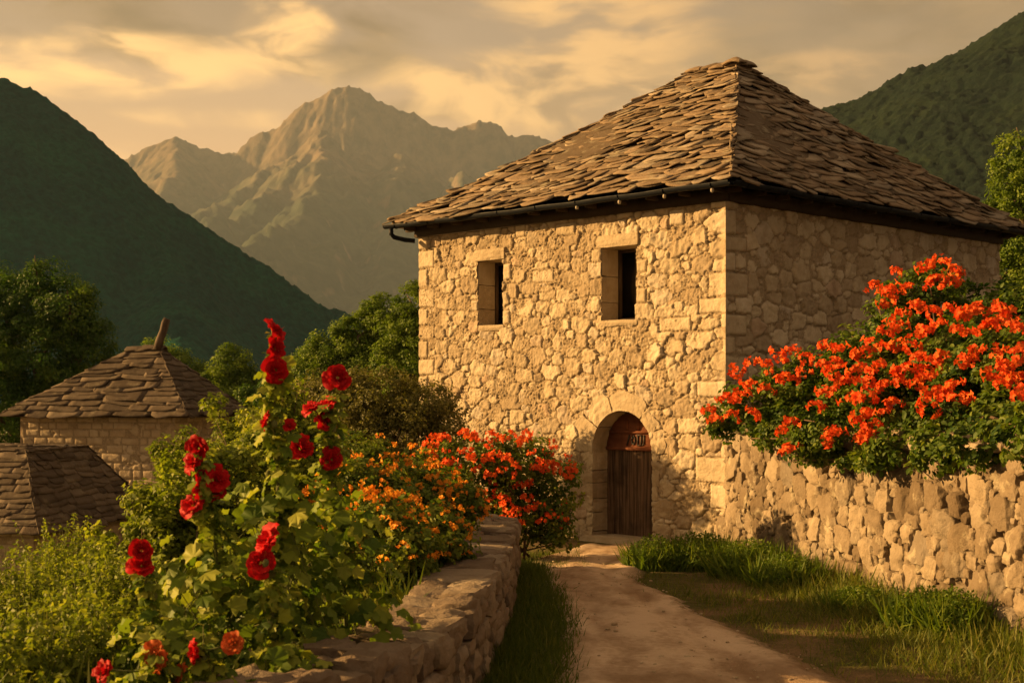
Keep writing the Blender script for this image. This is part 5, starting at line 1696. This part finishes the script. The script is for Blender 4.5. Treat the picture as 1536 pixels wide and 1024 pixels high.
def build_hollyhocks():
    rng = np.random.default_rng(77)
    reds = [rose_mesh('bloom', rng, M['red_petal'], 0.15, o_) for o_ in (1.0, 0.9, 1.1)]
    peach = [rose_mesh('bloom', rng, M['peach_petal'], 0.14, 1.0) for _ in range(2)]
    g = 'red hollyhocks behind the garden wall'
    # stalk: label, depth, line of the stem in the photograph, blooms (px,py,size,kind), leaf spread
    plants = [
        ('tallest hollyhock, two red blooms at its very tip above the hills', 8.4, [(430, 1010), (420, 850), (416, 700), (412, 600), (408, 490)],
         [(407, 492, 0.95, 0), (410, 515, 0.85, 0), (412, 548, 1.0, 0), (402, 626, 0.7, 0), (434, 632, 0.5, 0)], (300, 0.17), (720, 990)),
        ('hollyhock with many spread red blooms just right of the tallest one', 8.8, [(520, 990), (515, 850), (500, 740), (492, 650), (505, 560)],
         [(506, 560, 1.05, 0), (495, 602, 0.85, 0), (468, 607, 0.75, 0), (483, 627, 1.1, 0), (450, 668, 1.1, 0), (497, 683, 0.9, 0)], (300, 0.18), (640, 980)),
        ('hollyhock whose red blooms crowd together in front of the upper hut wall', 8.1, [(335, 1010), (332, 880), (318, 790), (303, 720), (296, 665)],
         [(300, 665, 0.9, 0), (293, 688, 0.9, 0), (298, 722, 1.0, 0), (324, 712, 0.95, 0), (326, 735, 0.7, 0), (290, 752, 0.9, 0)], (300, 0.19), (700, 1000)),
        ('small hollyhock with two stacked red blooms below the lower hut', 7.6, [(240, 1030), (232, 950), (222, 900), (212, 830)],
         [(210, 818, 0.80, 0), (211, 843, 0.90, 0)], (110, 0.11), (870, 1010)),
        ('hollyhock with one big pair of red blooms in the middle of the leaves', 7.5, [(420, 1030), (412, 960), (405, 880), (400, 815)],
         [(406, 806, 1.1, 0), (391, 836, 0.95, 0)], (200, 0.15), (760, 1010)),
        ('low hollyhock with peach orange bloom at the bottom left corner of the plants', 7.0, [(225, 1060), (230, 1010), (235, 975)],
         [(235, 972, 0.85, 1), (246, 990, 0.7, 1), (158, 1000, 0.75, 0)], (170, 0.14), (930, 1050)),
        ('low hollyhock with a red bud and a dull orange bloom beside the nearest capstones', 7.1, [(320, 1060), (315, 1010), (300, 970)],
         [(296, 970, 0.75, 0), (352, 958, 0.75, 1), (275, 1003, 0.7, 1)], (190, 0.14), (900, 1050)),
    ]
    for pi, (lab, Y, line, blooms, (nl, spread), (y0, y1)) in enumerate(plants):
        pts = [np.array(at(px, py, Y + 0.05 * math.sin(i * 3 + pi))) for i, (px, py) in enumerate(line)]
        gx, gy = pts[0][0], pts[0][1]
        g_ = gz1(gx, gy)
        if pts[0][2] > g_: pts = [np.array([gx, gy, g_ - 0.05])] + pts
        root = empty('hollyhock', (gx, gy, g_), lab, 'flower', g)
        st = MB()
        st.add(*tube(pts, np.linspace(0.013, 0.006, len(pts)), 7))
        lf = MB()
        P = np.array(pts)
        seg = np.linalg.norm(np.diff(P, axis=0), axis=1); cs = np.concatenate([[0], np.cumsum(seg)]) / seg.sum()
        def along(f): return np.array([np.interp(f, cs, P[:, i]) for i in range(3)]).T
        zlo, zhi = at(0, y1, Y).z, at(0, y0, Y).z
        rows = [
            (int(nl * 1.0), spread * 2.3, 0.0, 0.52, 0.125), (int(nl * 0.5), spread * 0.85, 0.30, 0.88, 0.095), (int(nl * 0.35), 0.06, 0.6, 0.93, 0.06)]
        for (n, sp, f0, f1, sz) in rows:
            f = rng.uniform(f0, f1, n) ** 0.9
            c = along(f)
            a = rng.uniform(0, 6.28, n); r = sp * np.sqrt(rng.random(n)) * (1.15 - 0.65 * f)
            off = np.stack([np.cos(a) * r, np.sin(a) * r * 0.9, rng.normal(0, 0.05, n)], 1)
            p = c + off
            ok = p[:, 2] > g_ + 0.05
            p, off, f = p[ok], off[ok], f[ok]
            nrm = off / (np.linalg.norm(off, axis=1)[:, None] + 1e-6) * 0.7 + np.array([0, -0.15, 0.75]) + rng.normal(size=p.shape) * 0.4
            out = np.stack([off[:, 0], off[:, 1], -0.3 * np.abs(off[:, 2]) - 0.02], 1)
            fr = frames(nrm, rng)
            scatter(lf, LOBED, p, fr, sz * rng.uniform(0.55, 1.15, len(p)), np.clip(rng.normal(0.36 + 0.3 * f, 0.26), 0, 1))
            for j in range(0, len(p), 6):
                st.add(*tube([c[j], c[j] * 0.5 + p[j] * 0.5 + [0, 0, 0.02], p[j]], [0.004, 0.003, 0.002], 4, False)[:2])
        for (px, py, s, kind) in blooms:
            b = np.array(at(px, py, Y - 0.07 + rng.uniform(-.02, .02)))
            i = np.argmin(np.linalg.norm(along(np.linspace(0, 1, 60)) - b, axis=1)); src = along(np.array([max(0, np.linspace(0, 1, 60)[i] - 0.05)]))[0]
            st.add(*tube([src, (src + b) / 2 + [0, 0, -0.01], b + [0, 0.03, -0.02]], [0.005, 0.005, 0.006], 5, False)[:2])
            o = link('bloom', (reds if kind == 0 else peach)[int(rng.integers(0, 2))], root)
            o.location = tuple(b - np.array(root.location[:]) + np.array([0, 0.02, -0.03]))
            o.rotation_euler = (R(56) + rng.normal(0, 0.32), rng.normal(0, 0.32), rng.normal(0, 0.7))
            o.scale = (s,) * 3
            # calyx leaves behind the bloom
            k = 5
            cp = b + rng.normal(size=(k, 3)) * 0.012 + [0, 0.04, -0.035]
            scatter(lf, LEAF6, cp, frames(rng.normal(size=(k, 3)) + [0, -0.5, 0.3], rng), 0.05 * s, 0.8)
        # closed buds along the upper stem
        for j in range(5):
            f = rng.uniform(0.55, 0.97); c = along(np.array([f]))[0] + rng.normal(size=3) * (0.03, 0.03, 0.01)
            V, Q = rock(0.03, 0.03, 0.04, int(rng.integers(1, 999)), 5, 0.95, 0.0)
            st.add(V + c, Q)
        st.build('stem', M['stem'], root, True)
        lf.build('leaves', M['leaf_rose'], root)

build_vine()
build_shrubs()
build_hollyhocks()

# ------------------------------------------------------------------ grass and weeds

def blades(mb, rng, x, y, hmin, hmax, tm, lean=0.35):
    n = len(x)
    z = ground_z(x, y)
    up = np.stack([rng.normal(0, lean, n), rng.normal(0, lean, n), np.ones(n)], 1)
    up /= np.linalg.norm(up, axis=1)[:, None]
    side = rng.normal(size=(n, 3)); side -= up * (side * up).sum(1)[:, None]; side /= np.linalg.norm(side, axis=1)[:, None]
    fr = np.stack([side, up, np.cross(side, up)], 1)
    h = rng.uniform(hmin, hmax, n)
    scatter(mb, BLADE, np.stack([x, y, z - 0.01], 1), fr, h, np.clip(rng.normal(tm, 0.22, n), 0, 1))


def build_grass():
    rng = np.random.default_rng(9)
    mb = MB()
    # right verge: between the path and the retaining wall
    n = 30000
    y = 8.5 + 12.7 * rng.random(n) ** 0.8
    lo, hi = path_lr(y)
    wx = np.interp(y, RW[:, 1], RW[:, 0])
    u = rng.random(n) ** 0.8
    x = hi - 0.25 + (wx - hi + 0.1) * u
    patch = fbm(x * 1.1, y * 0.8, None, 3, 44)
    ok = (patch + 0.75 * u - 0.22 + rng.normal(0, 0.20, n)) > 0.0
    ok &= ~((y > 19.6) & (x < 2.3))
    hm = 0.55 + 1.6 * u[ok] ** 3 + 0.8 * np.clip(patch[ok], 0, 1)
    blades(mb, rng, x[ok], y[ok], 0.05 * hm, 0.19 * hm, 0.6, 0.5)
    # left verge at the foot of the garden wall
    n = 16000
    y = 8.0 + 10.5 * rng.random(n)
    lo, hi = path_lr(y)
    wx = np.interp(y, LW[:, 1], LW[:, 0]) + 0.3
    u = rng.random(n) ** 1.2
    x = wx + (lo + 0.30 * rng.random(n) - wx) * u
    blades(mb, rng, x, y, 0.06, 0.20, 0.35)
    # round the shrub and by the doorway
    n = 3500
    x = rng.uniform(-0.4, 1.0, n); y = rng.uniform(18.0, 21.0, n)
    blades(mb, rng, x, y, 0.04, 0.13, 0.35)
    # garden and slope on the left
    n = 26000
    y = 5 + 30 * rng.random(n) ** 1.2
    x = -0.8 - rng.random(n) * (2 + y * 0.42)
    blades(mb, rng, x, y, 0.12, 0.42, 0.45, 0.3)
    # terrace on the right
    n = 6000
    y = 9 + 12 * rng.random(n); x = np.interp(y, RW[:, 1], RW[:, 0]) + 0.55 + 3.5 * rng.random(n)
    blades(mb, rng, x, y, 0.06, 0.2, 0.4)
    tag(mb.build('grass', M['grass'], None), 'short mixed grass growing along the path edges and on the banks', 'grass', kind='stuff')
    # individual weed clumps at the foot of the retaining wall
    spec = [((985, 850), 'weed clump at the path edge in front of the house wall', 18.6, 0.42, 0.30), ((1050, 860), 'dense weed clump in the corner between house and retaining wall', 18.6, 0.50, 0.34),
            ((1125, 870), 'broad weed clump at the foot of the retaining wall near the house', 17.6, 0.52, 0.34), ((1180, 885), 'weed clump halfway along the foot of the retaining wall', 16.6, 0.42, 0.28),
            ((1390, 945), 'bushy bright green weed clump at the foot of the retaining wall, right', 13.6, 0.42, 0.30), ((1440, 950), 'tall weed clump against the big pale wall stones at right', 13.3, 0.36, 0.32),
            ((1290, 930), 'thin weed clump between the two larger groups by the retaining wall', 14.8, 0.36, 0.18)]
    for i, ((px, py), lab, Y, r, h) in enumerate(spec):
        x0 = (px - 768) / F * Y
        x0 = min(x0, float(np.interp(Y, RW[:, 1], RW[:, 0])) - 0.35)
        root = empty('weed_clump', (x0, Y, 0), lab, 'weeds', 'weed clumps at the foot of the retaining wall')
        rng = np.random.default_rng(300 + i)
        n = 800
        a = rng.uniform(0, 6.28, n); rr = r * np.sqrt(rng.random(n))
        bx, by = x0 + rr * np.cos(a), Y + rr * np.sin(a)
        b_ = MB()
        blades(b_, rng, bx, by, h * 0.5, h * 1.5, 0.5, 0.45)
        b_.build('blades', M['weed'], root)
        m = 3600
        a = rng.uniform(0, 6.28, m); rr = r * np.sqrt(rng.random(m))
        P = np.stack([x0 + rr * np.cos(a), Y + rr * np.sin(a), 1.25 * h * (1 - 0.6 * (rr / r) ** 2) * rng.uniform(0.2, 1.1, m)], 1)
        l_ = MB()
        scatter(l_, LEAF, P, frames(rng.normal(size=(m, 3)) + [0, 0, 0.9], rng), rng.uniform(0.02, 0.05, m), np.clip(rng.normal(0.5, 0.2, m), 0, 1))
        l_.build('leaves', M['weed'], root)

build_grass()

# ------------------------------------------------------------------ haze over the valley

def build_haze():
    V, Q = box((0, 4300, 980), 11000, 10600, 2060)
    m, k, out = new_mat('valley_haze')
    v = k.n('ShaderNodeVolumePrincipled')
    v.inputs['Color'].default_value = (0.58, 0.74, 0.96, 1)
    v.inputs['Density'].default_value = 0.00004
    v.inputs['Anisotropy'].default_value = 0.15
    k.l(v.outputs[0], out.inputs['Volume'])
    o = link('haze', mesh_data('haze', V, Q, None, m))
    tag(o, 'thin warm haze filling the valley', 'haze', kind='stuff')
    o.display_type = 'WIRE'

build_haze()
